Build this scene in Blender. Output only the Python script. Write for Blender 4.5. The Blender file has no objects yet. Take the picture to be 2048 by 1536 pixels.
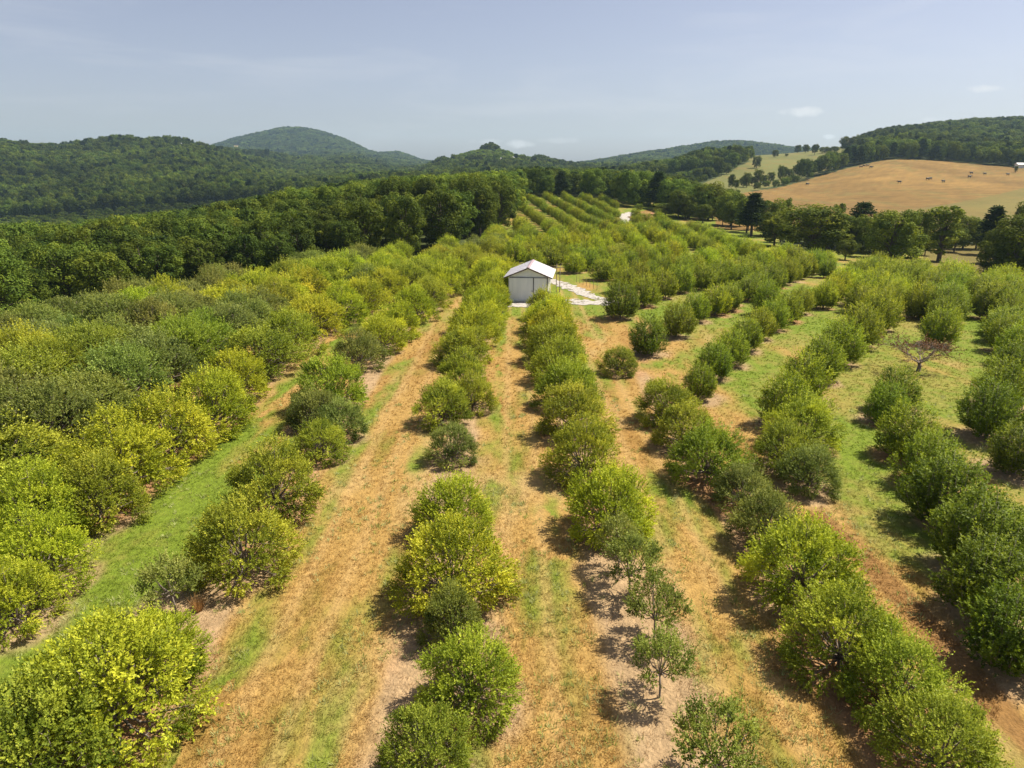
import bpy, math, random
import numpy as np

R = math.radians
scene = bpy.context.scene
random.seed(7)
rng = np.random.default_rng(7)

# ------------------------------------------------------------------ camera, sky, sun, exposure
CAM_H, PITCH, FPX, HOR = 16.0, R(17.4), 1365.33, 340.0
cam_d = bpy.data.cameras.new('camera')
cam_d.lens = 24.0; cam_d.sensor_width = 36.0
cam_d.clip_start = 0.5; cam_d.clip_end = 30000
cam = bpy.data.objects.new('camera', cam_d)
scene.collection.objects.link(cam)
cam.location = (0, 0, CAM_H)
cam.rotation_euler = (R(90) - PITCH, 0, 0)
scene.camera = cam

SUN_EL, SUN_AZ = 57.0, 72.0          # azimuth measured clockwise from +Y
sun_d = bpy.data.lights.new('sun', 'SUN')
sun_d.energy = 5.0; sun_d.angle = R(0.53); sun_d.color = (1.0, 0.91, 0.76)
sun = bpy.data.objects.new('sun', sun_d)
scene.collection.objects.link(sun)
sun.rotation_euler = (R(90 - SUN_EL), 0, R(-SUN_AZ) + math.pi)   # lamp looks down its local -Z
sun.location = (60, 60, 80)

world = bpy.data.worlds.new('World'); scene.world = world; world.use_nodes = True
wn, wl = world.node_tree.nodes, world.node_tree.links
wn.clear()
wo = wn.new('ShaderNodeOutputWorld'); bg = wn.new('ShaderNodeBackground')
sky = wn.new('ShaderNodeTexSky'); sky.sky_type = 'NISHITA'; sky.sun_disc = False
sky.sun_elevation = R(SUN_EL); sky.sun_rotation = R(SUN_AZ)
sky.altitude = 600; sky.air_density = 1.0; sky.dust_density = 2.2; sky.ozone_density = 1.0
bg.inputs[1].default_value = 0.072


def wmath(op, a, b=None, c=None):
    n = wn.new('ShaderNodeMath'); n.operation = op
    for i, v in enumerate((a, b, c)):
        if v is None: continue
        if hasattr(v, 'links'): wl.new(v, n.inputs[i])
        else: n.inputs[i].default_value = v
    return n.outputs[0]


hsv = wn.new('ShaderNodeHueSaturation'); hsv.inputs['Saturation'].default_value = 0.72
hsv.inputs['Value'].default_value = 0.94
wl.new(sky.outputs[0], hsv.inputs['Color'])
skt = wn.new('ShaderNodeMixRGB'); skt.blend_type = 'MULTIPLY'; skt.inputs[0].default_value = 1
skt.inputs[2].default_value = (1.05, .965, 1.02, 1); wl.new(hsv.outputs[0], skt.inputs[1])
tc = wn.new('ShaderNodeTexCoord')
sep = wn.new('ShaderNodeSeparateXYZ'); wl.new(tc.outputs['Generated'], sep.inputs[0])
# thin high cirrus, streaks stretched sideways
mp = wn.new('ShaderNodeMapping'); mp.inputs['Scale'].default_value = (1.6, 1.0, 9.0)
mp.inputs['Rotation'].default_value = (0.0, R(-7), 0.0)
wl.new(tc.outputs['Generated'], mp.inputs[0])
nz = wn.new('ShaderNodeTexNoise'); nz.inputs['Scale'].default_value = 2.3
nz.inputs['Detail'].default_value = 6; nz.inputs['Roughness'].default_value = 0.55
nz.inputs['Distortion'].default_value = 0.4
wl.new(mp.outputs[0], nz.inputs['Vector'])
cir = wmath('MULTIPLY', wmath('SMOOTH_MAX', wmath('SUBTRACT', nz.outputs[0], 0.50), 0.0, 0.05), 0.8)
cloudmask = wmath('MINIMUM', cir, 0.30)
# the few small fair-weather clouds low over the hills: (px, py, half width px, half height px, strength)
for px, py, hw, hh, st in ((1606, 224, 52, 10, .62), (1966, 177, 42, 8, .55), (1036, 289, 36, 9, .55),
                           (1658, 273, 14, 5, .6), (1860, 238, 26, 5, .3), (975, 283, 40, 6, .25),
                           (1120, 281, 50, 6, .25), (985, 292, 26, 6, .3)):
    az = math.atan2(px - 1024, FPX / math.cos(PITCH))
    a, b = (px - 1024) / FPX, (py - 768) / FPX
    d = np.array([a, math.cos(PITCH) - b * math.sin(PITCH), -math.sin(PITCH) - b * math.cos(PITCH)])
    u, v = d[0] / d[1], d[2] / d[1]
    uu = wmath('DIVIDE', sep.outputs[0], sep.outputs[1]); vv = wmath('DIVIDE', sep.outputs[2], sep.outputs[1])
    nn = wn.new('ShaderNodeTexNoise'); nn.inputs['Scale'].default_value = 55; nn.inputs['Detail'].default_value = 5
    wl.new(tc.outputs['Generated'], nn.inputs['Vector'])
    du = wmath('DIVIDE', wmath('SUBTRACT', uu, u), hw / 1430)
    dv = wmath('DIVIDE', wmath('SUBTRACT', vv, v), hh / 1430)
    # flatter underside: stretch below the centre
    r2 = wmath('ADD', wmath('MULTIPLY', du, du), wmath('MULTIPLY', dv, dv))
    m = wmath('SUBTRACT', wmath('ADD', 1.0, wmath('MULTIPLY', wmath('SUBTRACT', nn.outputs[0], 0.5), 2.6)), r2)
    m = wmath('MULTIPLY', wmath('MINIMUM', wmath('MAXIMUM', m, 0.0), 1.0), st)
    front = wmath('GREATER_THAN', sep.outputs[1], 0.0)
    cloudmask = wmath('MAXIMUM', cloudmask, wmath('MULTIPLY', m, front))
mixc = wn.new('ShaderNodeMixRGB'); mixc.inputs[2].default_value = (7.6, 7.4, 7.2, 1)
wl.new(cloudmask, mixc.inputs[0]); wl.new(skt.outputs[0], mixc.inputs[1])
wl.new(mixc.outputs[0], bg.inputs[0]); wl.new(bg.outputs[0], wo.inputs[0])

vs = scene.view_settings
vs.view_transform = 'Standard'; vs.look = 'None'; vs.gamma = 1.0; vs.use_curve_mapping = False
vs.exposure = 0.80
try:
    scene.cycles.max_bounces = 6; scene.cycles.diffuse_bounces = 3; scene.cycles.transmission_bounces = 3
    scene.cycles.glossy_bounces = 2; scene.cycles.volume_bounces = 1
except Exception:
    pass

# ------------------------------------------------------------------ maths helpers


def cam_ray(px, py):
    a, b = (px - 1024) / FPX, (py - 768) / FPX
    return np.array([a, math.cos(PITCH) - b * math.sin(PITCH), -math.sin(PITCH) - b * math.cos(PITCH)])


def project(X, Y, Z):
    zc = Y * math.cos(PITCH) + (CAM_H - Z) * math.sin(PITCH)
    yc = -Y * math.sin(PITCH) + (CAM_H - Z) * math.cos(PITCH)
    zc = np.maximum(zc, 0.1)
    return 1024 + FPX * X / zc, 768 + FPX * yc / zc


def lattice(ix, iy, seed):
    h = (ix.astype(np.int64) * 374761393 + iy.astype(np.int64) * 668265263 + seed * 982451653) & 0x7fffffff
    h = ((h ^ (h >> 13)) * 1274126177) & 0x7fffffff
    h = (h ^ (h >> 16)) & 0xffff
    return h / 65535.0


def vnoise(x, y, seed=0):
    ix, iy = np.floor(x), np.floor(y)
    fx, fy = x - ix, y - iy
    fx = fx * fx * (3 - 2 * fx); fy = fy * fy * (3 - 2 * fy)
    a = lattice(ix, iy, seed); b = lattice(ix + 1, iy, seed)
    c = lattice(ix, iy + 1, seed); d = lattice(ix + 1, iy + 1, seed)
    return (a * (1 - fx) + b * fx) * (1 - fy) + (c * (1 - fx) + d * fx) * fy


def fbm(x, y, seed=0, octv=4):
    s, amp, t = 0, 1.0, 0
    for o in range(octv):
        s = s + amp * vnoise(x * 2 ** o + 17.3 * o, y * 2 ** o - 9.1 * o, seed + o); t += amp; amp *= 0.5
    return s / t


def smooth(a, b, x):
    t = np.clip((x - a) / (b - a), 0, 1)
    return t * t * (3 - 2 * t)


# ------------------------------------------------------------------ terrain height table: columns of forward distance Y
YN = np.array([0, 60, 90, 120, 160, 220, 300, 400, 550, 750, 1000, 1300, 1800, 2500, 3500, 4500, 8000], float)


def zy(y, Y, can=14): return 16 - (y - 340) * Y / 1500 - can


COLS = [
    (-600, [0, -.6, -4, -10, -15, -22, -28, -32, -28, zy(370, 750), zy(290, 1000), zy(262, 1300), 62, 35, 20, 0, 0]),
    (0, [0, -.6, -3.5, -9, -14, -22, -28, -32, zy(430, 550), zy(385, 750), zy(305, 1000), zy(279, 1300), 55, 30, 20, 0, 0]),
    (95, [0, -.5, -2.6, -7.5, -13, -20, -27, -31, zy(424, 550), zy(378, 750), zy(318, 1000), zy(297, 1300), 45, 30, 20, 0, 0]),
    (200, [0, -.4, -1.8, -6, -12, -18, -26, -30, zy(415, 550), zy(370, 750), zy(312, 1000), zy(282, 1300), 55, 30, 20, 0, 0]),
    (400, [0, 0, -1, -4, -8, -12, zy(425, 300), -20, zy(400, 550), zy(360, 750), zy(318, 1000), zy(290, 1300), 45, 40, 100, 60, 0]),
    (500, [0, 0, -.6, -2, -5, -8, zy(405, 300), zy(395, 400), zy(385, 550), zy(362, 750), zy(338, 1000), zy(318, 1300), zy(304, 1800), zy(303, 2500), zy(272, 3500), 150, 0]),
    (600, [0, 0, 0, -1, -3, -4, zy(390, 300), zy(372, 400), zy(372, 550), zy(365, 750), zy(354, 1000), zy(342, 1300), zy(316, 1800), zy(308, 2500), zy(257, 3500), 190, 0]),
    (700, [0, 0, 0, 0, -1, -2, zy(375, 300), zy(361, 400), zy(358, 550), zy(356, 750), zy(349, 1000), zy(339, 1300), zy(309, 1800), zy(308, 2500), zy(282, 3500), 130, 0]),
    (755, [0, 0, 0, 0, 0, 0, zy(366, 300), zy(356, 400), zy(355, 550), zy(353, 750), zy(347, 1000), zy(340, 1300), zy(325, 1800), zy(318, 2500), zy(307, 3500), 70, 0]),
    (800, [0, 0, 0, 0, 0, 0, zy(360, 300), zy(351, 400), zy(352, 550), zy(350, 750), zy(346, 1000), zy(341, 1300), zy(329, 1800), zy(320, 2500), zy(302, 3500), 70, 0]),
    (850, [0, 0, 0, 0, 0, .3, zy(354, 300), zy(350, 400), zy(351, 550), zy(350, 750), zy(345, 1000), zy(334, 1300), 12, 25, zy(323, 3500), 30, 0]),
    (900, [0, 0, 0, 0, 0, .5, 0, 1, -2, -1, zy(336, 1000), zy(304, 1300), 12, 25, zy(322, 3500), 30, 0]),
    (980, [0, 0, 0, 0, 0, 1, 1, 2, 0, 0, zy(321, 1000), zy(284, 1300), 20, 22, 30, 20, 0]),
    (1060, [0, 0, 0, 0, .3, 2.2, 5, 3.5, 0, 0, zy(333, 1000), zy(309, 1300), 18, 15, 20, 10, 0]),
    (1170, [0, 0, 0, 0, .2, 1.8, 4.5, 3, 1, 0, zy(340, 1000), zy(328, 1300), 15, zy(324, 2500), 30, 10, 0]),
    (1300, [0, 0, 0, 0, -.2, .2, 2.5, 3, 6, 7, zy(330, 1000), zy(326, 1300), 30, zy(303, 2500), 50, 10, 0]),
    (1450, [0, 0, 0, -.4, -1, -1.5, 0, 3.5, 8.5, zy(322, 750, 0), zy(317, 1000, 0), 8, 5, zy(283, 2500), 80, 20, 0]),
    (1600, [0, 0, 0, -.8, -1.8, -2.2, -1, 2, 11, zy(316, 750, 0), zy(303, 1000, 0), 20, 10, zy(296, 2500), 60, 20, 0]),
    (1800, [0, 0, 0, -1.2, -2.4, -2.6, -1, 5, 21.5, zy(272, 750), zy(256, 1000), zy(262, 1300), 60, 50, 40, 20, 0]),
    (2048, [0, 0, -.4, -2.0, -3, -3, 1, 6.7, zy(333, 550, 0), zy(280, 750), zy(245, 1000), zy(239, 1300), 80, 60, 40, 20, 0]),
    (2700, [0, 0, -.6, -2.0, -3, -3, 1, 6.7, 19, 30, 62, 82, 80, 60, 40, 20, 0]),
]
UN = np.array([(c[0] - 1024) / 1430.0 for c in COLS])
TAB = np.array([c[1] for c in COLS], float)


def pchip(xk, yk, x):
    h = np.diff(xk); dl = np.diff(yk) / h
    d = np.zeros_like(yk)
    for i in range(1, len(yk) - 1):
        if dl[i - 1] * dl[i] > 0:
            w1 = 2 * h[i] + h[i - 1]; w2 = h[i] + 2 * h[i - 1]
            d[i] = (w1 + w2) / (w1 / dl[i - 1] + w2 / dl[i])
    i = np.clip(np.searchsorted(xk, x) - 1, 0, len(xk) - 2)
    t = (x - xk[i]) / h[i]
    return ((1 + 2 * t) * (1 - t) ** 2 * yk[i] + t * (1 - t) ** 2 * h[i] * d[i] + t * t * (3 - 2 * t) * yk[i + 1] + t * t * (t - 1) * h[i] * d[i + 1])


LU, LY = 420, 500
UG = np.linspace(UN[0], UN[-1], LU)
YG = np.geomspace(20, 8000, LY)
tmp = np.array([pchip(YN, row, YG) for row in TAB])           # cols x LY
GRID = np.array([pchip(UN, tmp[:, j], UG) for j in range(LY)])  # LY x LU
k = np.array([1, 4, 6, 4, 1.]) / 16
for _ in range(4):
    P = np.pad(GRID, ((0, 0), (2, 2)), 'edge')
    GRID = sum(k[i] * P[:, i:i + LU] for i in range(5))


def terrain(X, Y):
    X = np.asarray(X, float); Y = np.asarray(Y, float)
    Yc = np.clip(Y, 20, 7999)
    u = np.clip(X / np.maximum(Yc, 25), UN[0], UN[-1] - 1e-6)
    fu = (u - UN[0]) / (UN[-1] - UN[0]) * (LU - 1); fy = np.log(Yc / 20) / math.log(400) * (LY - 1)
    iu = np.clip(fu.astype(int), 0, LU - 2); iy = np.clip(fy.astype(int), 0, LY - 2)
    a, b = fu - iu, fy - iy
    z = (GRID[iy, iu] * (1 - a) + GRID[iy, iu + 1] * a) * (1 - b) + (GRID[iy + 1, iu] * (1 - a) + GRID[iy + 1, iu + 1] * a) * b
    near = 0.22 * (fbm(X / 9, Y / 9, 3, 3) - .5) * smooth(4, 12, Y)
    rg = smooth(450, 1400, Y)
    far = rg * (1 - .65 * smooth(2000, 3000, Y)) * (1 - .7 * smooth(-.16, -.11, X / np.maximum(Y, 25))) * ((fbm(X / 260, Y / 330, 5, 4) - .5) * 34 - 26 * (np.abs(fbm(X / 150 + Y / 420, Y / 500, 7, 3) - .5) * 2 - .22) * smooth(-.05, -.3, X / np.maximum(Y, 25)) + (fbm(X / 80, Y / 100, 6, 3) - .5) * 14) * smooth(0, 1, np.abs(z) / 25 + .2)
    return z + near + far


def on_ground(px, py, h=0.0):
    """world point where the sight line through (px,py) is h above the terrain"""
    d = cam_ray(px, py)
    T = np.geomspace(8, 9000, 1700)
    hit = CAM_H + d[2] * T <= terrain(d[0] * T, d[1] * T) + h
    t = T[np.argmax(hit)] if hit.any() else 9000.0
    lo, hi = t / 1.004, t
    for _ in range(20):
        m = (lo + hi) / 2; p = d * m
        if CAM_H + p[2] <= float(terrain(p[0], p[1])) + h: hi = m
        else: lo = m
    p = d * hi
    return float(p[0]), float(p[1]), float(terrain(p[0], p[1]))


# ------------------------------------------------------------------ object helpers
COL = scene.collection


def tag(o, label=None, cat=None, group=None, kind=None):
    if label: o['label'] = label
    if cat: o['category'] = cat
    if group: o['group'] = group
    if kind: o['kind'] = kind
    return o


def thing(name, loc, label, cat, group=None, rz=0.0, sc=(1, 1, 1)):
    o = bpy.data.objects.new(name, None); COL.objects.link(o)
    o.empty_display_size = 0.3
    o.location = loc; o.rotation_euler = (0, 0, rz); o.scale = sc
    return tag(o, label, cat, group)


def link(name, me, parent=None):
    o = bpy.data.objects.new(name, me); COL.objects.link(o)
    if parent: o.parent = parent
    return o


def quads_mesh(name, V, mat, vattr=None, nper=4, smooth_=False):
    """V: (n*nper,3) verts, each nper a face"""
    n = len(V) // nper
    me = bpy.data.meshes.new(name)
    me.vertices.add(len(V)); me.vertices.foreach_set('co', np.ascontiguousarray(V, np.float32).ravel())
    me.loops.add(len(V)); me.loops.foreach_set('vertex_index', np.arange(len(V), dtype=np.int32))
    me.polygons.add(n)
    me.polygons.foreach_set('loop_start', np.arange(n, dtype=np.int32) * nper)
    try: me.polygons.foreach_set('loop_total', np.full(n, nper, np.int32))
    except Exception: pass
    if vattr is not None:
        for key, val in vattr.items():
            if val.ndim == 1:
                at = me.attributes.new(key, 'FLOAT', 'FACE'); at.data.foreach_set('value', val.astype(np.float32))
            else:
                at = me.attributes.new(key, 'FLOAT_COLOR', 'FACE')
                at.data.foreach_set('color', np.c_[val, np.ones(len(val))].astype(np.float32).ravel())
    me.materials.append(mat)
    me.update(); me.validate()
    return me


def idx_mesh(name, V, F, mat, smooth_=True):
    me = bpy.data.meshes.new(name)
    me.from_pydata([tuple(map(float, v)) for v in V], [], [tuple(map(int, f)) for f in F])
    me.materials.append(mat)
    if smooth_: me.polygons.foreach_set('use_smooth', [True] * len(me.polygons))
    me.update()
    return me


class Geo:
    def __init__(s): s.V, s.F = [], []

    def add(s, V, F):
        o = len(s.V); s.V += [tuple(v) for v in V]; s.F += [tuple(i + o for i in f) for f in F]

    def box(s, x0, x1, y0, y1, z0, z1):
        s.add([(x0, y0, z0), (x1, y0, z0), (x1, y1, z0), (x0, y1, z0), (x0, y0, z1), (x1, y0, z1), (x1, y1, z1), (x0, y1, z1)],
              [(0, 3, 2, 1), (4, 5, 6, 7), (0, 1, 5, 4), (1, 2, 6, 5), (2, 3, 7, 6), (3, 0, 4, 7)])

    def tube(s, P, rad, n=6):
        P = np.array(P, float); ring = []
        for i, p in enumerate(P):
            t = P[min(i + 1, len(P) - 1)] - P[max(i - 1, 0)]
            t /= np.linalg.norm(t) + 1e-9
            a = np.cross(t, (0, 0, 1) if abs(t[2]) < .9 else (1, 0, 0)); a /= np.linalg.norm(a)
            b = np.cross(t, a)
            ring.append([p + rad[i] * (math.cos(2 * math.pi * k / n) * a + math.sin(2 * math.pi * k / n) * b) for k in range(n)])
        V = [v for r_ in ring for v in r_] + [P[-1]]
        F = []
        for i in range(len(P) - 1):
            for k_ in range(n):
                F.append((i * n + k_, i * n + (k_ + 1) % n, (i + 1) * n + (k_ + 1) % n, (i + 1) * n + k_))
        e = len(P) * n
        for k_ in range(n): F.append(((len(P) - 1) * n + k_, (len(P) - 1) * n + (k_ + 1) % n, e))
        s.add(V, F)

    def mesh(s, name, mat, sm=True): return idx_mesh(name, s.V, s.F, mat, sm)


# ------------------------------------------------------------------ materials
def newmat(name):
    m = bpy.data.materials.new(name); m.use_nodes = True
    nt = m.node_tree; nt.nodes.clear()
    return m, nt


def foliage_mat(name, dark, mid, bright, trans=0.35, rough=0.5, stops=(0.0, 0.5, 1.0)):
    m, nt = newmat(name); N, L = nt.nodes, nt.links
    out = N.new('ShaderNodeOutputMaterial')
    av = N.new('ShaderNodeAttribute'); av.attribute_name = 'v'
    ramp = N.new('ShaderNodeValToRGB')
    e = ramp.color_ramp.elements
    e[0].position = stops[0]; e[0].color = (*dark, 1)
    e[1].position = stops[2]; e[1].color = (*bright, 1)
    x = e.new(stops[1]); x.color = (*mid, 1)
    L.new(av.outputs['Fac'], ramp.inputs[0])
    ti = N.new('ShaderNodeAttribute'); ti.attribute_type = 'INSTANCER'; ti.attribute_name = 'tint'
    mul = N.new('ShaderNodeMixRGB'); mul.blend_type = 'MULTIPLY'; mul.inputs[0].default_value = 1
    L.new(ramp.outputs[0], mul.inputs[1]); L.new(ti.outputs['Color'], mul.inputs[2])
    p = N.new('ShaderNodeBsdfPrincipled'); p.inputs['Roughness'].default_value = rough
    p.inputs['Specular IOR Level'].default_value = 0.12
    L.new(mul.outputs[0], p.inputs['Base Color'])
    tr = N.new('ShaderNodeBsdfTranslucent')
    tm = N.new('ShaderNodeMixRGB'); tm.blend_type = 'MULTIPLY'; tm.inputs[0].default_value = 1
    tm.inputs[2].default_value = (1.25, 1.2, 0.6, 1)
    L.new(mul.outputs[0], tm.inputs[1]); L.new(tm.outputs[0], tr.inputs[0])
    mx = N.new('ShaderNodeMixShader'); mx.inputs[0].default_value = trans
    L.new(p.outputs[0], mx.inputs[1]); L.new(tr.outputs[0], mx.inputs[2]); L.new(mx.outputs[0], out.inputs[0])
    return m


def simple_mat(name, col, rough=0.8, nscale=8.0, var=0.25, bump=0.0, metal=0.0, stretch=(1, 1, 1)):
    m, nt = newmat(name); N, L = nt.nodes, nt.links
    out = N.new('ShaderNodeOutputMaterial'); p = N.new('ShaderNodeBsdfPrincipled')
    p.inputs['Roughness'].default_value = rough; p.inputs['Metallic'].default_value = metal
    t = N.new('ShaderNodeTexCoord'); mp_ = N.new('ShaderNodeMapping'); mp_.inputs['Scale'].default_value = stretch
    L.new(t.outputs['Object'], mp_.inputs[0])
    n = N.new('ShaderNodeTexNoise'); n.inputs['Scale'].default_value = nscale; n.inputs['Detail'].default_value = 5
    L.new(mp_.outputs[0], n.inputs['Vector'])
    r_ = N.new('ShaderNodeValToRGB')
    r_.color_ramp.elements[0].position = .3; r_.color_ramp.elements[1].position = .7
    r_.color_ramp.elements[0].color = (*[c * (1 - var) for c in col], 1)
    r_.color_ramp.elements[1].color = (*[min(1, c * (1 + var)) for c in col], 1)
    L.new(n.outputs[0], r_.inputs[0]); L.new(r_.outputs[0], p.inputs['Base Color'])
    if bump:
        b = N.new('ShaderNodeBump'); b.inputs['Strength'].default_value = bump; b.inputs['Distance'].default_value = .03
        L.new(n.outputs[0], b.inputs['Height']); L.new(b.outputs[0], p.inputs['Normal'])
    L.new(p.outputs[0], out.inputs[0])
    return m


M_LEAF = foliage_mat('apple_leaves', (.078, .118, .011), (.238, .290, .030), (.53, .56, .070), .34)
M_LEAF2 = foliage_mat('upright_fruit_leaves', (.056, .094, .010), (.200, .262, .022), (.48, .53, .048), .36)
M_FOREST = foliage_mat('forest_leaves', (.034, .062, .010), (.112, .158, .020), (.27, .31, .034), .30, .8)
M_PINE = foliage_mat('pine_needles', (.026, .052, .016), (.052, .086, .022), (.095, .130, .032), .2, .8)
M_DEAD = foliage_mat('dead_leaves', (.10, .05, .025), (.17, .09, .045), (.26, .16, .08), .2, .7)
M_BARK = simple_mat('fruit_bark', (.20, .165, .135), .9, 14, .4, .6)
M_BARK2 = simple_mat('forest_bark', (.10, .08, .06), .9, 6, .4, .5)
M_WHITE = simple_mat('white_painted_metal', (.72, .74, .76), .45, 1.3, .05)
M_ROOF = simple_mat('white_roof_metal', (.80, .78, .80), .4, 1.0, .06)
M_RED = simple_mat('dark_red_trim', (.075, .022, .022), .5, 3, .2)
M_DARK = simple_mat('dark_trim', (.045, .040, .05), .5, 3, .2)
M_POST = simple_mat('weathered_wood', (.20, .15, .11), .9, 10, .35, .5)
M_GRAVEL = None


def ground_material():
    m, nt = newmat('orchard_ground'); N, L = nt.nodes, nt.links
    out = N.new('ShaderNodeOutputMaterial'); p = N.new('ShaderNodeBsdfPrincipled')
    p.inputs['Roughness'].default_value = .95; p.inputs['Specular IOR Level'].default_value = .15
    a = N.new('ShaderNodeAttribute'); a.attribute_name = 'gcol'
    t = N.new('ShaderNodeTexCoord')
    n1 = N.new('ShaderNodeTexNoise'); n1.inputs['Scale'].default_value = 3.2; n1.inputs['Detail'].default_value = 9
    n1.inputs['Roughness'].default_value = .72
    L.new(t.outputs['Object'], n1.inputs['Vector'])
    mr = N.new('ShaderNodeMapRange'); mr.inputs[1].default_value = .32; mr.inputs[2].default_value = .68
    mr.inputs[3].default_value = .70; mr.inputs[4].default_value = 1.30
    L.new(n1.outputs[0], mr.inputs[0])
    mul = N.new('ShaderNodeMixRGB'); mul.blend_type = 'MULTIPLY'; mul.inputs[0].default_value = 1
    L.new(a.outputs['Color'], mul.inputs[1]); L.new(mr.outputs[0], mul.inputs[2])
    L.new(mul.outputs[0], p.inputs['Base Color'])
    n2 = N.new('ShaderNodeTexNoise'); n2.inputs['Scale'].default_value = 9; n2.inputs['Detail'].default_value = 6
    L.new(t.outputs['Object'], n2.inputs['Vector'])
    b = N.new('ShaderNodeBump'); b.inputs['Strength'].default_value = .8; b.inputs['Distance'].default_value = .12
    L.new(n2.outputs[0], b.inputs['Height']); L.new(b.outputs[0], p.inputs['Normal'])
    L.new(p.outputs[0], out.inputs[0])
    return m


M_GROUND = ground_material()

# ------------------------------------------------------------------ foliage generators


def unit(v): return v / (np.linalg.norm(v, axis=-1, keepdims=True) + 1e-9)


def leaf_quads(C, D, N_, ln, wd):
    """diamond leaves: base at C, along D, normal N_"""
    S = unit(np.cross(D, N_))
    ln = np.asarray(ln).reshape(-1, 1); wd = np.asarray(wd).reshape(-1, 1)
    V = np.stack([C, C + D * ln * .45 + S * wd * .5, C + D * ln, C + D * ln * .45 - S * wd * .5], 1)
    return V.reshape(-1, 3)


def shoots_to_leaves(r, P, D, L_, nleaf, ln, wd, vbase, OUT=None):
    n = len(P)
    t = np.tile(np.linspace(.12, 1, nleaf), (n, 1)) + r.uniform(-.05, .05, (n, nleaf))
    C = P[:, None] + D[:, None] * (t * L_[:, None])[..., None]
    rnd = unit(r.normal(size=(n, nleaf, 3)))
    side = unit(rnd - (rnd * D[:, None]).sum(-1, keepdims=True) * D[:, None])
    ld = unit(side * 1.0 + D[:, None] * (.5 + .8 * t[..., None]) + np.array([0, 0, -.15]))
    nn = unit(r.normal(size=(n, nleaf, 3)) * .42 + (OUT[:, None] if OUT is not None else 0) * .8 + np.array([0, 0, .55]))
    sc = r.uniform(.7, 1.2, (n, nleaf))
    V = leaf_quads(C.reshape(-1, 3), ld.reshape(-1, 3), nn.reshape(-1, 3), (sc * ln).ravel(), (sc * wd).ravel())
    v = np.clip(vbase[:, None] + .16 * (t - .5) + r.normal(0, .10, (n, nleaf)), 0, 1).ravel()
    return V, v


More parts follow.
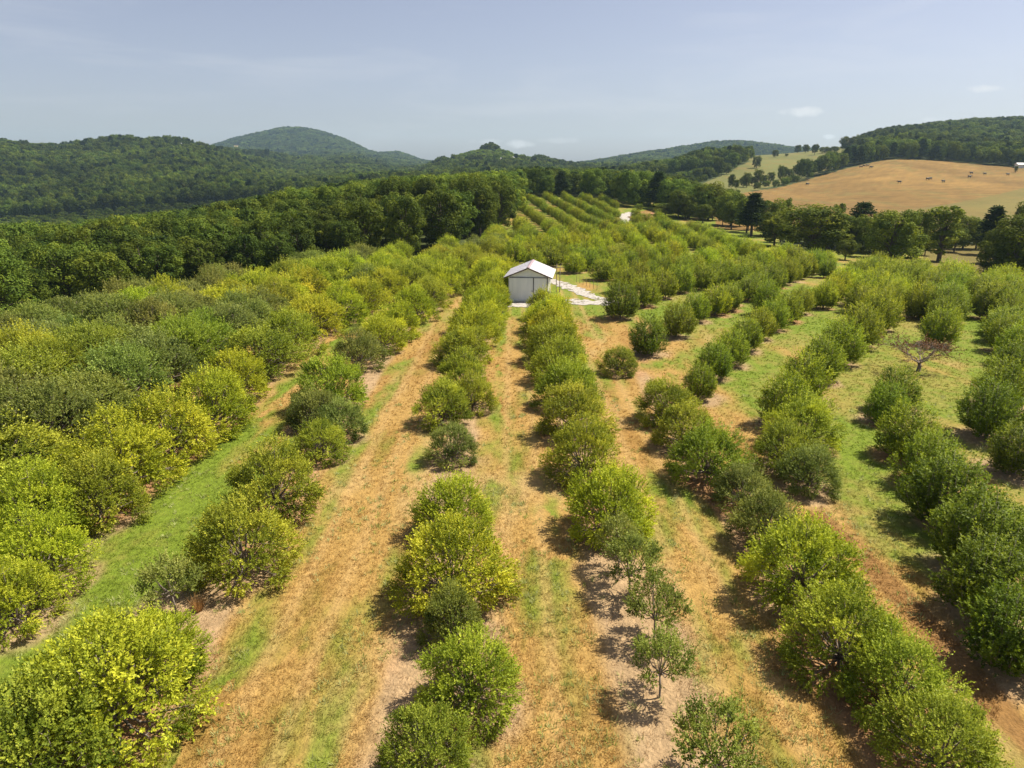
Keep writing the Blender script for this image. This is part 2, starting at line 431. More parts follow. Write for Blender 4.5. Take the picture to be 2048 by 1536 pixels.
def apple_parts(seed, Rr=2.3, H=3.7, nl=40, nsh=60, sparse=False, leaf=(.118, .064), nleaf=12, trunk_h=.5, lobe_r=(.34, .84)):
    r = np.random.default_rng(seed)
    g = Geo()
    top = np.array([r.uniform(-.1, .1), r.uniform(-.1, .1), trunk_h])
    g.tube([(0, 0, -.15), (0.02, 0, trunk_h * .5), top], [.13, .10, .095] if not sparse else [.06, .045, .04], 7)
    Ps, Ds, Ls, vb, LD = [], [], [], [], []
    for i in range(nl):
        if r.random() < .05 and not sparse: continue
        a = i * 2.399 + r.uniform(-.3, .3)
        f = (i + .5) / nl
        el = math.asin(np.clip(1 - 1.2 * f, -.2, 1))         # spread over the upper shell
        rad = r.uniform(.62, 1.04)
        c = np.array([math.cos(a) * math.cos(el) * Rr * rad, math.sin(a) * math.cos(el) * Rr * rad,
                      trunk_h + .45 + max(0, math.sin(el)) * (H - trunk_h - .9) * r.uniform(.68, 1.08) + r.uniform(-.3, .3)])
        c[2] = max(c[2], .62) if el > .12 or sparse else r.uniform(.45, .95)
        mid = top * .45 + c * .5 + np.array([0, 0, r.uniform(-.15, .1)])
        g.tube([top, top * .75 + c * .22 + np.array([0, 0, .05]), mid, c, c + unit(c - top) * .35],
               np.array([.06, .05, .038, .02, .006]) * (1 if not sparse else .55), 5)
        lr = r.uniform(*lobe_r) * (1.0 if not sparse else .7)
        dirs = unit(r.normal(size=(nsh, 3)) + unit(c - np.array([0, 0, H * .35]))[None] * .8)
        rr = lr * r.uniform(.25, 1.0, nsh) ** .5
        P = c + dirs * rr[:, None] * np.array([1, 1, .8])
        P[:, 2] = np.maximum(P[:, 2], .28 + r.uniform(0, .2, nsh))
        out = unit(P - np.array([0, 0, H * .35]))
        D = unit(out * .7 + dirs * .35 + r.normal(size=(nsh, 3)) * .35 + np.array([0, 0, .35]))
        Ps.append(P); Ds.append(D); LD.append(dirs); Ls.append(r.uniform(.3, .66, nsh) * (1 if not sparse else .8))
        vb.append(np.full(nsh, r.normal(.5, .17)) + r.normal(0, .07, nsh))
        for j in range(3):
            q = c + unit(r.normal(size=3)) * lr * .8
            g.tube([c, (c + q) / 2 + r.normal(size=3) * .05, q], [.016, .012, .004], 4)
    if not sparse:      # inner shoots that fill the heart of the crown
        m = 170
        dd = unit(r.normal(size=(m, 3)) + np.array([0, 0, .35])); q = r.uniform(.25, .8, m) ** .6
        P = np.stack([dd[:, 0] * Rr * q, dd[:, 1] * Rr * q, trunk_h + .7 + np.abs(dd[:, 2]) * (H - trunk_h - 1.1) * q], 1)
        Ps.append(P); Ds.append(unit(dd + r.normal(size=(m, 3)) * .5 + np.array([0, 0, .4]))); Ls.append(r.uniform(.3, .6, m))
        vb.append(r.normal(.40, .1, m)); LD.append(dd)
    # long whips standing proud of the crown
    nw = 95 if not sparse else 12
    a = r.uniform(0, 6.283, nw); el = r.uniform(.15, 1.5, nw)
    o = np.stack([np.cos(a) * np.cos(el) * Rr * .86, np.sin(a) * np.cos(el) * Rr * .86, trunk_h + .5 + np.sin(el) * (H - trunk_h - .8)], 1)
    Ps.append(o); Ds.append(unit(unit(o - np.array([0, 0, 1.2])) + np.array([0, 0, .8]) + r.normal(size=(nw, 3)) * .2))
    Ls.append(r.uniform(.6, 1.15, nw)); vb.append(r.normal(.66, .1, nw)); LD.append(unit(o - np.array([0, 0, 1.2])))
    V, v = shoots_to_leaves(r, np.concatenate(Ps), np.concatenate(Ds), np.concatenate(Ls), nleaf, leaf[0], leaf[1], np.concatenate(vb),
                            unit(unit(np.concatenate(Ps) - np.array([0, 0, H * .38])) + .9 * np.concatenate(LD)))
    return V, v, g


def upright_parts(seed, Rr=1.85, H=4.6, nsh=1650, nleaf=12, leaf=(.13, .07)):
    r = np.random.default_rng(seed)
    g = Geo()
    g.tube([(0, 0, -.15), (0, 0, .3), (0.03, 0, .6)], [.13, .11, .10], 7)
    nb = 34
    Ps, Ds, Ls, vb = [], [], [], []
    for i in range(nb):
        a = i * 2.399 + r.uniform(-.4, .4); f = math.sqrt((i + .5) / nb)
        rb = Rr * f * r.uniform(.72, .98)
        ztop = H * (1 - .62 * f ** 2.6) * r.uniform(.88, 1.03)
        base = np.array([0, 0, .55]); tip = np.array([math.cos(a) * rb * 1.05, math.sin(a) * rb * 1.05, ztop])
        m1 = np.array([math.cos(a) * rb * .85, math.sin(a) * rb * .85, .35 + (ztop - .55) * .20])
        m2 = np.array([math.cos(a) * rb * 1.05, math.sin(a) * rb * 1.05, .5 + (ztop - .55) * .58])
        g.tube([base, m1, m2, tip], [.045, .03, .018, .005], 5)
        n = int(nsh / nb)
        t = r.uniform(0, 1, n) ** .85
        K = np.array([base * .3 + m1 * .7 - np.array([0, 0, .3]), m1, m2, tip])
        s_ = t * 3; i0 = np.minimum(s_.astype(int), 2); ff = (s_ - i0)[:, None]
        P = K[i0] * (1 - ff) + K[i0 + 1] * ff
        jit = unit(r.normal(size=(n, 3))) * (r.uniform(.08, .52, n) * (1.05 - .40 * t))[:, None]
        P = P + jit; P[:, 2] = np.maximum(P[:, 2], .25)
        out = np.c_[P[:, :2], np.zeros(n)]; out = unit(out)
        D = unit(out * .75 + np.array([0, 0, .85]) + r.normal(size=(n, 3)) * .38)
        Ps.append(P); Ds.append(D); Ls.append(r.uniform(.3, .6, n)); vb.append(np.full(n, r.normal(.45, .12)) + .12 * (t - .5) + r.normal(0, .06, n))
    # upright leaders standing out of the crown all round
    m = 110; a = r.uniform(0, 6.283, m); f = np.sqrt(r.uniform(0, 1, m))
    P = np.stack([np.cos(a) * Rr * f, np.sin(a) * Rr * f, H * (1 - .62 * f ** 2.6) * r.uniform(.62, .98, m)], 1)
    Ps.append(P); Ds.append(unit(np.stack([np.cos(a) * f * .45, np.sin(a) * f * .45, np.ones(m)], 1) + r.normal(size=(m, 3)) * .12))
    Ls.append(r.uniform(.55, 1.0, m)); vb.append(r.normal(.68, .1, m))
    V, v = shoots_to_leaves(r, np.concatenate(Ps), np.concatenate(Ds), np.concatenate(Ls), nleaf, leaf[0], leaf[1], np.concatenate(vb),
                            unit(np.concatenate(Ps) - np.array([0, 0, H * .35])))
    return V, v, g


def forest_parts(seed, Rr=5.0, H=15.0, nl=42, per=290, sz=.42, hb=2.0, slender=False):
    r = np.random.default_rng(seed)
    g = Geo()
    g.tube([(0, 0, -.6), (.1, 0, H * .2), (.2, .1, H * .45), (0, .1, H * .8)], [.36, .28, .2, .06], 7)
    C, NN, vv = [], [], []
    for i in range(nl):
        a = i * 2.399 + r.uniform(-.4, .4); f = (i + .5) / nl
        zz = hb + (H - hb - 1.6) * (f ** .75)
        prof = (math.sin(math.pi * min(1, .16 + .80 * (zz - hb) / (H - hb)))) ** .62
        rr = Rr * prof * r.uniform(.45, .95)
        c = np.array([math.cos(a) * rr, math.sin(a) * rr, zz + r.uniform(-.4, .7)])
        lr = r.uniform(.95, 2.05) * (1.1 if slender else 1) * Rr / 5
        g.tube([(0.1, 0, max(1.5, zz * .6)), (c * .5 + np.array([0, 0, zz * .38])), c], [.12, .08, .02], 4)
        d = unit(r.normal(size=(per, 3)))
        q = lr * r.uniform(.55, 1.0, per) ** .4 * (1 + .25 * np.sin(d[:, 0] * 5 + i) * np.cos(d[:, 1] * 4 + i))
        C.append(c + d * q[:, None] * np.array([1, 1, .85])); NN.append(unit(d + r.normal(size=(per, 3)) * .45 + np.array([0, 0, .3])))
        vv.append(np.clip(r.normal(.5, .15) + r.normal(0, .10, per), 0, 1))
    C = np.concatenate(C); NN = np.concatenate(NN); v = np.concatenate(vv)
    T = unit(np.cross(NN, unit(r.normal(size=C.shape))))
    s = sz * r.uniform(.55, 1.2, len(C))
    V = leaf_quads(C - T * (s * .5)[:, None], T, NN, s, s * .8)
    return V, v, g


def pine_parts(seed, Rr=3.8, H=16.0, flat=False):
    r = np.random.default_rng(seed)
    g = Geo(); g.tube([(0, 0, -.6), (.1, 0, H * .5), (0, 0, H * .97)], [.34, .22, .05], 7)
    C, D, vv = [], [], []
    nlay = 13 if not flat else 8
    for k_ in range(nlay):
        f = k_ / (nlay - 1)
        z = H * ((.30 if not flat else .48) + (.68 if not flat else .44) * f)
        rr = Rr * ((1 - f) ** .75 * .95 + .10) if not flat else Rr * (math.sin(math.pi * (.22 + .66 * f)))
        for b in range(8):
            a = r.uniform(0, 6.283); rb = rr * r.uniform(.6, 1.08)
            n = 60
            t = r.uniform(.15, 1, n)
            c = np.stack([np.cos(a) * rb * t, np.sin(a) * rb * t, z + .25 * rb * t * .6 + r.normal(0, .18, n)], 1) + r.normal(0, .38, (n, 3)) * np.array([1, 1, .5])
            C.append(c); vv.append(np.clip(r.normal(.45, .15) + r.normal(0, .12, n), 0, 1))
            D.append(unit(np.tile([math.cos(a), math.sin(a), .35], (n, 1)) + r.normal(size=(n, 3)) * .5))
            g.tube([(0, 0, z - .2), (math.cos(a) * rb * .8, math.sin(a) * rb * .8, z + .1 * rb)], [.06, .02], 4)
    C = np.concatenate(C); D = np.concatenate(D); v = np.concatenate(vv)
    NN = unit(r.normal(size=C.shape) + np.array([0, 0, .8])); s = r.uniform(.45, .9, len(C))
    return leaf_quads(C, D, NN, s, s * .45), v, g


def tree_meshes(kind, parts, leafmat, barkmat):
    V, v, g = parts
    return quads_mesh(kind + '_crown', V, leafmat, {'v': v}), g.mesh(kind + '_trunk', barkmat)


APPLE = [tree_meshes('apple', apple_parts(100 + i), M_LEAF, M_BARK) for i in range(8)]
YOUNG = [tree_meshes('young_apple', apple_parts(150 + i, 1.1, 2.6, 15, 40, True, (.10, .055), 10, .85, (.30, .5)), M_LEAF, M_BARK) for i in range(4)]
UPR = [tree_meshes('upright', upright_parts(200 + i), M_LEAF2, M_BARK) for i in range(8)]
FOR = [tree_meshes('forest', forest_parts(300 + i, hb=(1.5, 2.5, 3.5)[i % 3]), M_FOREST, M_BARK2) for i in range(6)]
SLIM = [tree_meshes('slim', forest_parts(330 + i, 2.4, 13, 30, 120, .42, 1.5, True), M_FOREST, M_BARK2) for i in range(2)]
PINE = [tree_meshes('pine', pine_parts(350 + i, flat=(i == 2)), M_PINE, M_BARK2) for i in range(3)]
DIM = {'apple': (2.75, 4.0), 'young': (1.45, 2.9), 'upright': (2.1, 4.8), 'forest': (5.6, 15.2), 'slim': (2.6, 13.5), 'pine': (4.1, 16.5)}
SETS = {'apple': APPLE, 'young': YOUNG, 'upright': UPR, 'forest': FOR, 'slim': SLIM, 'pine': PINE}
NAMES = {'apple': 'apple_tree', 'young': 'young_apple_tree', 'upright': 'fruit_tree', 'forest': 'forest_tree', 'slim': 'slender_tree', 'pine': 'pine_tree'}

TREES_XY = []      # every orchard tree for the soil strips


def plant(kind, x, y, rad, h, tint, label, cat, group, var=None, rz=None, z=None):
    """one tree: an Empty with its crown and trunk; the meshes are shared between repeats"""
    vs_ = SETS[kind]; var = random.randrange(len(vs_)) if var is None else var
    cm, tm = vs_[var]
    R0, H0 = DIM[kind]
    z = float(terrain(x, y)) if z is None else z
    s = rad / R0
    o = thing(NAMES[kind], (x, y, z), label, cat, group, random.uniform(0, 6.28) if rz is None else rz, (s, s * random.uniform(.93, 1.07), h / H0))
    c = link('crown', cm, o); c['tint'] = [float(t) for t in tint]
    link('trunk', tm, o)
    if kind in ('apple', 'young', 'upright'): TREES_XY.append((x, y, rad))
    return o


ONES = ['', 'first', 'second', 'third', 'fourth', 'fifth', 'sixth', 'seventh', 'eighth', 'ninth', 'tenth', 'eleventh', 'twelfth', 'thirteenth',
        'fourteenth', 'fifteenth', 'sixteenth', 'seventeenth', 'eighteenth', 'nineteenth']


def ordinal(n):
    if n < 20: return ONES[n]
    t = {2: 'twent', 3: 'thirt', 4: 'fort', 5: 'fift', 6: 'sixt', 7: 'sevent', 8: 'eight', 9: 'ninet'}[n // 10 % 10]
    return t + 'ieth' if n % 10 == 0 else t + 'y-' + ONES[n % 10]


ORD = ['nearest'] + [ordinal(i) + ' nearest' for i in range(2, 60)]
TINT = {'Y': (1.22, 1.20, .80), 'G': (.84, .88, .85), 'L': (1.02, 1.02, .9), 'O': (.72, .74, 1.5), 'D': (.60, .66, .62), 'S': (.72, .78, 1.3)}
LOOK = {'Y': 'yellow-green', 'G': 'green', 'L': 'light green', 'O': 'olive-grey', 'D': 'dark green', 'S': 'sparse grey-green'}


def jit(t, a=.06): return tuple(c * random.uniform(1 - a, 1 + a) for c in t)


# ------------------------------------------------------------------ the orchard rows seen singly: (px, py, width px, look) near to far


def px_tree(kind, px, py, w, look, label, cat, group, h=None, **kw):
    h0 = h or {'apple': 3.7, 'young': 2.7, 'upright': 4.4}[kind]
    x, y, z = on_ground(px, py, h0 * .5)
    zc = y * math.cos(PITCH) + (CAM_H - z - h0 * .5) * math.sin(PITCH)
    rad = w / 2 * zc / FPX * (1.03 if kind != 'young' else 1.05)
    if h is None:
        h = {'apple': min(4.2, max(2.3, rad * 1.52)), 'young': 2.8, 'upright': min(4.6, max(2.9, rad * 1.95))}[kind]
        x, y, z = on_ground(px, py, h * .5)
    return plant(kind, x, y, rad, h, jit(TINT[look]), label, cat, group, **kw)


ROWS = [
    ('apple', 'third row left of the shed aisle', 'K', [
        (20, 1190, 190, 'Y'), (75, 1105, 200, 'Y'), (60, 1010, 210, 'Y'), (185, 975, 190, 'L'), (240, 905, 210, 'Y'), (335, 845, 180, 'Y'),
        (420, 800, 165, 'Y'), (470, 750, 130, 'Y'), (525, 700, 150, 'G'), (575, 665, 120, 'L'), (625, 630, 120, 'Y'),
        (680, 607, 110, 'Y'), (728, 588, 100, 'Y'), (772, 570, 92, 'Y'), (812, 552, 86, 'L'), (845, 538, 80, 'Y'), (872, 526, 74, 'L')]),
    ('apple', 'second row left of the shed aisle', 'A', [
        (60, 1480, 330, 'G'), (215, 1360, 330, 'Y'), (310, 1290, 190, 'Y'), (342, 1165, 125, 'O'), (480, 1075, 215, 'L'), (545, 955, 190, 'L'), (640, 880, 110, 'L'),
        (625, 815, 110, 'O'), (680, 840, 110, 'O'), (660, 765, 140, 'L'), (718, 700, 105, 'O'), (760, 668, 100, 'Y'), (790, 640, 98, 'Y'), (826, 606, 92, 'Y'),
        (858, 585, 84, 'L'), (884, 560, 80, 'Y'), (905, 541, 74, 'Y'), (922, 524, 70, 'L'), (938, 510, 66, 'L'), (950, 498, 62, 'O')]),
    ('apple', 'first row left of the shed aisle', 'B', [
        (850, 1490, 200, 'G'), (940, 1345, 215, 'L'), (905, 1225, 120, 'S'), (905, 1125, 225, 'Y'), (905, 1010, 165, 'Y'),
        (905, 885, 105, 'O'), (885, 805, 115, 'L'), (945, 785, 100, 'L'), (925, 745, 115, 'L'), (925, 690, 105, 'L'), (945, 655, 105, 'Y'),
        (955, 628, 98, 'Y'), (968, 606, 92, 'Y'), (982, 586, 84, 'Y'), (992, 569, 74, 'Y'), (1012, 532, 52, 'Y')]),
    ('apple', 'row ending right of the shed door', 'C', [
        (1440, 1500, 185, 'S'), (1325, 1322, 120, 'S'), (1312, 1212, 125, 'S'), (1262, 1128, 115, 'S'), (1240, 1082, 85, 'O'),
        (1218, 1000, 190, 'Y'), (1168, 895, 160, 'L'), (1150, 820, 140, 'L'), (1135, 765, 130, 'L'), (1120, 718, 120, 'L'),
        (1108, 682, 112, 'L'), (1104, 652, 104, 'Y'), (1099, 628, 96, 'Y'), (1095, 606, 82, 'Y')]),
    ('apple', 'second row right of the shed aisle', 'D', [
        (1890, 1480, 240, 'G'), (1800, 1340, 230, 'L'), (1690, 1260, 230, 'L'), (1610, 1120, 225, 'Y'), (1532, 1038, 150, 'O'), (1490, 972, 125, 'O'),
        (1420, 905, 160, 'G'), (1372, 852, 125, 'L'), (1332, 800, 118, 'G'), (1238, 720, 78, 'G')]),
    ('mixed', 'first row beyond the brown aisles', 'E', [
        (1620, 935, 125, 'O'), (1575, 890, 130, 'G'), (1610, 845, 140, 'L'), (1575, 795, 120, 'L'), (1610, 750, 110, 'L'), (1645, 715, 95, 'G'), (1680, 680, 100, 'L'),
        (1722, 648, 92, 'L'), (1760, 620, 80, 'L')]),
    ('upright', 'row ending beside the small round bush', 'F', [
        (1400, 760, 75, 'G'), (1430, 718, 84, 'G'), (1462, 694, 80, 'L'), (1492, 668, 74, 'G'), (1520, 646, 70, 'L'), (1548, 628, 68, 'L'),
        (1576, 612, 66, 'L'), (1602, 598, 62, 'L')]),
    ('upright', 'row starting below the gravel', 'G', [
        (1296, 668, 86, 'D'), (1355, 636, 78, 'G'), (1392, 612, 66, 'L'), (1432, 598, 66, 'Y'), (1462, 586, 50, 'Y')]),
    ('upright', 'short row at the gravel end', 'H', [
        (1242, 598, 78, 'D'), (1290, 580, 66, 'L'), (1328, 566, 62, 'L'), (1362, 556, 60, 'L')]),
    ('upright', 'row holding the dead tree', 'I', [
        (2030, 1250, 200, 'D'), (1985, 1150, 190, 'D'), (1965, 1060, 190, 'D'), (1900, 975, 170, 'D'), (1862, 915, 130, 'G'), (1818, 858, 125, 'L'),
        (1775, 805, 90, 'G'), (1795, 775, 100, 'G'), (1885, 650, 84, 'L')]),
    ('upright', 'outermost right row', 'J', [
        (2040, 895, 120, 'D'), (1985, 815, 130, 'D'), (2012, 765, 110, 'G'), (2030, 722, 100, 'G'), (2045, 685, 96, 'L')]),
]
SEEN = {'Y': 'yellow-green', 'G': 'green', 'L': 'light green', 'O': 'olive', 'D': 'dark green', 'S': 'sparse grey'}
for kind, rname, key, lst in ROWS:
    for i, (px, py, w, lk) in enumerate(lst):
        kd = kind
        if kind == 'mixed': kd = 'apple' if i < 3 else 'upright'
        if lk == 'S' or (key, i) in (('A', 3), ('C', 4)): kd = 'young'
        if lk == 'S' and key == 'B': kd = 'apple'
        rn = ('%s, %s to the camera' % (rname, ORD[i]))
        form = {'apple': 'spreading', 'young': 'small young', 'upright': 'upright'}[kd]
        nm = {'apple': 'apple tree', 'young': 'apple tree', 'upright': 'fruit tree'}[kd]
        lab = '%s %s, %s in the %s' % (SEEN[lk], nm, ORD[i], rname)
        words = lab.split()
        if len(words) > 16: lab = ' '.join(words[:16]).rstrip(',')
        hh = None
        if key == 'D' and i == 9: hh = 2.3
        px_tree(kd, px, py, w, lk, lab, 'fruit tree' if kd == 'upright' else 'apple tree',
                {'apple': 'apple trees in the near rows', 'young': 'young apple trees replanted in the near rows', 'upright': 'upright fruit trees right of the drive'}[kd], h=hh)


LAB = {}


def col_of(x, y, z=2.0):
    px, py = project(x, y, z)
    return float(px), float(py)


def Yb(px):      # far edge of the orchard by column
    return float(np.interp(px, [-500, 0, 200, 400, 600, 800, 900, 960, 1000, 1030, 1045, 1230, 1250, 1330, 1400, 1500, 1560, 1690, 1860, 2048, 2400],
                           [60, 71, 81, 95, 110, 124, 132, 150, 172, 200, 292, 285, 245, 235, 205, 165, 142, 126, 110, 98, 88]))


DRIVE = np.array([(14.5, 84), (11, 88), (9.2, 94), (7.0, 101), (3.5, 108), (-1, 114), (-4.5, 121), (-5, 128)])


def near_drive(x, y, d):
    for a, b in zip(DRIVE[:-1], DRIVE[1:]):
        t = np.clip(np.dot((x, y) - a, b - a) / np.dot(b - a, b - a), 0, 1)
        if np.linalg.norm((x, y) - (a + t * (b - a))) < d: return True
    return False


def clear_of(x, y, d):
    return all((x - a) ** 2 + (y - b) ** 2 > d * d for a, b, _ in TREES_XY)


# left block: rows parallel to the shed aisle, hidden ground, only the crowns show
LEFT_NAMES = ['fourth', 'fifth', 'sixth', 'seventh', 'eighth', 'ninth', 'tenth', 'eleventh', 'twelfth']
for ri in range(9):
    X0 = -27.6 - 7.3 * ri
    yy = 16.0; n = 0
    while yy < 140:
        x = X0 + random.uniform(-1.1, 1.1) * (ri > 0) + .035 * max(0, yy - 60) * (1 + .25 * ri); y = yy + random.uniform(-.5, .5); yy += 4.35
        px, py = col_of(x, y)
        if px < -170: continue
        if y > Yb(px): break
        nv = fbm(x / 16, y / 16, 41, 2) + .10 * random.uniform(-1, 1)
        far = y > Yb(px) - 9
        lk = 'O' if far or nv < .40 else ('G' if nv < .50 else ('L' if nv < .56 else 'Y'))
        if 24 < y < 62 and ri == 0: lk = random.choice(['O', 'G', 'G'])
        rad = random.uniform(3.0, 4.0); h = random.uniform(3.6, 4.9)
        n += 1
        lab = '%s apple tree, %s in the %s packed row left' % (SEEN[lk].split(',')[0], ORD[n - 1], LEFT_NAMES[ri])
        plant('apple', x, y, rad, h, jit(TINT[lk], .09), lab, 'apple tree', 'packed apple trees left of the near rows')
# the far ends of the near left rows
for X0 in (-20.2, -12.0, -3.6):
    yy = 93.0
    while yy < 170:
        x = X0 + random.uniform(-.6, .6); y = yy + random.uniform(-.4, .4); yy += 4.2
        px, py = col_of(x, y)
        if y > Yb(px): break
        if not clear_of(x, y, 3.2) or math.hypot(x + 5, y - 118) < 5.0: continue
        lk = random.choice(['Y', 'L', 'L', 'O'])
        o = plant('apple', x, y, random.uniform(2.6, 3.3), random.uniform(3.4, 4.3), jit(TINT[lk], .09), None, 'apple tree', 'apple trees at the far end of the near left rows')
        LAB.setdefault((SEEN[lk], 'apple tree', 'at the far left row ends'), []).append((px, o))
# right block and the far knoll
CAND = []
ang = R(35); dv_, nv_ = np.array([math.sin(ang), math.cos(ang)]), np.array([math.cos(ang), -math.sin(ang)])
offs = [20, 14, 8, 2.2, -3.4, -9.2, -16, -25, -33] + [-33 - 7.6 * k_ for k_ in range(1, 16)]
for oi, off in enumerate(offs):
    for s_ in np.arange(20, 220, 4.3):
        p = nv_ * off + dv_ * (s_ + random.uniform(-.3, .3)); x, y = float(p[0]), float(p[1])
        px, py = col_of(x, y)
        if y < 40 or px > 2190 or px < 1005 or y > min(Yb(px), 158 if px < 1230 else 128): continue
        if y < 104 and x < 9.5: continue
        if 1120 < px < 1240 and y < 84: continue
        if near_drive(x, y, 4.2) or not clear_of(x, y, 3.3): continue
        if y < 78 and 20 < s_ and not (px > 1900 or (y > 70)): continue
        if 1780 < px < 1870 and y < 72: continue
        CAND.append((x, y, 'behind'))
        if 78 < y < 112 and random.random() < (.7 if px > 1700 else (.5 if px > 1230 else 0)):
            x2, y2 = x + .82 * 3.7 + random.uniform(-.7, .7), y - .57 * 3.7 + random.uniform(-.7, .7)
            if y2 > 76 and not near_drive(x2, y2, 4.2) and clear_of(x2, y2, 3.0) and (x2 > 13 or y2 > 106): CAND.append((x2, y2, 'behind'))
for X0 in np.arange(-10, 130, 7.2):
    for y in np.arange(131, 300, 5.0):
        if X0 < 30 and y < 160: continue
        lft = X0 < 30 or (y > 186 and X0 < 46)
        x = X0 + (.10 if lft else -.085) * (230 - y) + random.uniform(-.3, .3); yy = y + random.uniform(-.3, .3)
        px, py = col_of(x, yy)
        if px < 985 or px > 1600 or yy > Yb(px) - 4: continue
        if 1238 < px < 1265 and yy > 185: continue
        CAND.append((x, yy, 'knoll' if px < 1240 and yy > 190 else 'behind'))
CAND.sort(key=lambda c: c[1])
STUFF_FR = []
n_up = sum(1 for o in scene.objects if o.name.startswith('fruit_tree'))


def where_right(x, y, px):
    if y > 185 and px < 1240: return 'on the far knoll'
    if y > 150: return 'by the pale farm track'
    if px < 1250: return 'in the block behind the shed'
    if px < 1560: return 'in the block right of the drive'
    if px < 1850: return 'in the block below the valley trees'
    return 'in the block near the right edge'


for x, y, reg in CAND:
    px, py = col_of(x, y)
    nv = fbm(x / 14, y / 14, 51, 2) + .08 * random.uniform(-1, 1)
    lk = 'G' if nv < .44 else ('L' if nv < .60 else 'Y')
    if y > 185: lk = 'G' if nv < .5 else 'L'
    tn = jit(TINT[lk], .08)
    tn = (tn[0] * 1.06, tn[1] * 1.03, tn[2])
    rad = random.uniform(1.75, 2.5) * (.74 if y > 185 else 1.0); h = random.uniform(3.2, 4.3) * (.86 if y > 185 else 1)
    if n_up < 300:
        n_up += 1
        w = where_right(x, y, px)
        o = plant('upright', x, y, rad, h, tn, None, 'fruit tree', 'upright fruit trees ' + w)
        LAB.setdefault((SEEN[lk], 'fruit tree', w), []).append((px, o))
    else:
        STUFF_FR.append((x, y, float(terrain(x, y)), rad, h, tn)); TREES_XY.append((x, y, rad))



def number_labels():
    # trees of one look in one place are told apart by their order from the left
    for (look, nm, w), lst in LAB.items():
        lst.sort(key=lambda t: t[0])
        for i, (_, o) in enumerate(lst):
            o['label'] = '%s %s, %s %s' % (look, nm, 'only such one' if len(lst) == 1 else ordinal(i + 1) + ' such from left', w)
    LAB.clear()


number_labels()

# ------------------------------------------------------------------ instanced masses: far orchard and far woods


def inst_object(name, pts, sources, kind_dims, label, cat):
    """pts: (x,y,z,rad,h,tint,variant). One object; its points carry the crowns of trees standing in the scene."""
    me = bpy.data.meshes.new(name); n = len(pts)
    me.vertices.add(n)
    P = np.array([p[:3] for p in pts], np.float32); me.vertices.foreach_set('co', P.ravel())
    var = np.array([p[6] for p in pts], np.int32)
    at = me.attributes.new('var', 'INT', 'POINT'); at.data.foreach_set('value', var)
    at = me.attributes.new('scl', 'FLOAT_VECTOR', 'POINT')
    S = np.array([(p[3] / kind_dims[p[6]][0],) * 2 + (p[4] / kind_dims[p[6]][1],) for p in pts], np.float32)
    at.data.foreach_set('vector', S.ravel())
    at = me.attributes.new('rot', 'FLOAT_VECTOR', 'POINT')
    Rr_ = np.zeros((n, 3), np.float32); Rr_[:, 2] = rng.uniform(0, 6.28, n); at.data.foreach_set('vector', Rr_.ravel())
    at = me.attributes.new('tint', 'FLOAT_VECTOR', 'POINT'); at.data.foreach_set('vector', np.array([p[5] for p in pts], np.float32).ravel())
    o = link(name, me); tag(o, label, cat, kind='stuff')
    ng = bpy.data.node_groups.new(name, 'GeometryNodeTree')
    ng.interface.new_socket('Geometry', in_out='INPUT', socket_type='NodeSocketGeometry')
    ng.interface.new_socket('Geometry', in_out='OUTPUT', socket_type='NodeSocketGeometry')
    N, L = ng.nodes, ng.links
    gi, go = N.new('NodeGroupInput'), N.new('NodeGroupOutput'); join = N.new('GeometryNodeJoinGeometry')

    def attr(nm, dt):
        a = N.new('GeometryNodeInputNamedAttribute'); a.data_type = dt; a.inputs['Name'].default_value = nm
        return [s for s in a.outputs if s.enabled and s.name == 'Attribute'][0]
    va, sc_, ro = attr('var', 'INT'), attr('scl', 'FLOAT_VECTOR'), attr('rot', 'FLOAT_VECTOR')
    e2r = N.new('FunctionNodeEulerToRotation'); L.new(ro, e2r.inputs[0])
    for i, src in enumerate(sources):
        cmp_ = N.new('FunctionNodeCompare'); cmp_.data_type = 'INT'; cmp_.operation = 'EQUAL'
        ins = [s for s in cmp_.inputs if s.enabled]
        L.new(va, ins[0]); ins[1].default_value = i
        oi = N.new('GeometryNodeObjectInfo'); oi.transform_space = 'ORIGINAL'; oi.inputs['Object'].default_value = src
        oi.inputs['As Instance'].default_value = False
        iop = N.new('GeometryNodeInstanceOnPoints')
        L.new(gi.outputs[0], iop.inputs['Points']); L.new(cmp_.outputs[0], iop.inputs['Selection'])
        L.new(oi.outputs['Geometry'], iop.inputs['Instance']); L.new(e2r.outputs[0], iop.inputs['Rotation']); L.new(sc_, iop.inputs['Scale'])
        L.new(iop.outputs[0], join.inputs[0])
    L.new(join.outputs[0], go.inputs[0])
    md = o.modifiers.new('scatter', 'NODES'); md.node_group = ng
    return o


def sources_of(sets):
    src = []
    for cm, tm in sets:
        src.append(next(o for o in scene.objects if o.type == 'MESH' and o.data is cm))
    return src


used_upr = [s for s in UPR if any(o.data is s[0] for o in scene.objects if o.type == 'MESH')]
if STUFF_FR:
    inst_object('orchard_trees', [(x, y, z, r_, h, t, i % len(used_upr)) for i, (x, y, z, r_, h, t) in enumerate(STUFF_FR)],
                sources_of(used_upr), [DIM['upright']] * len(used_upr), 'farthest rows of green fruit trees on the knoll before the forest', 'orchard')

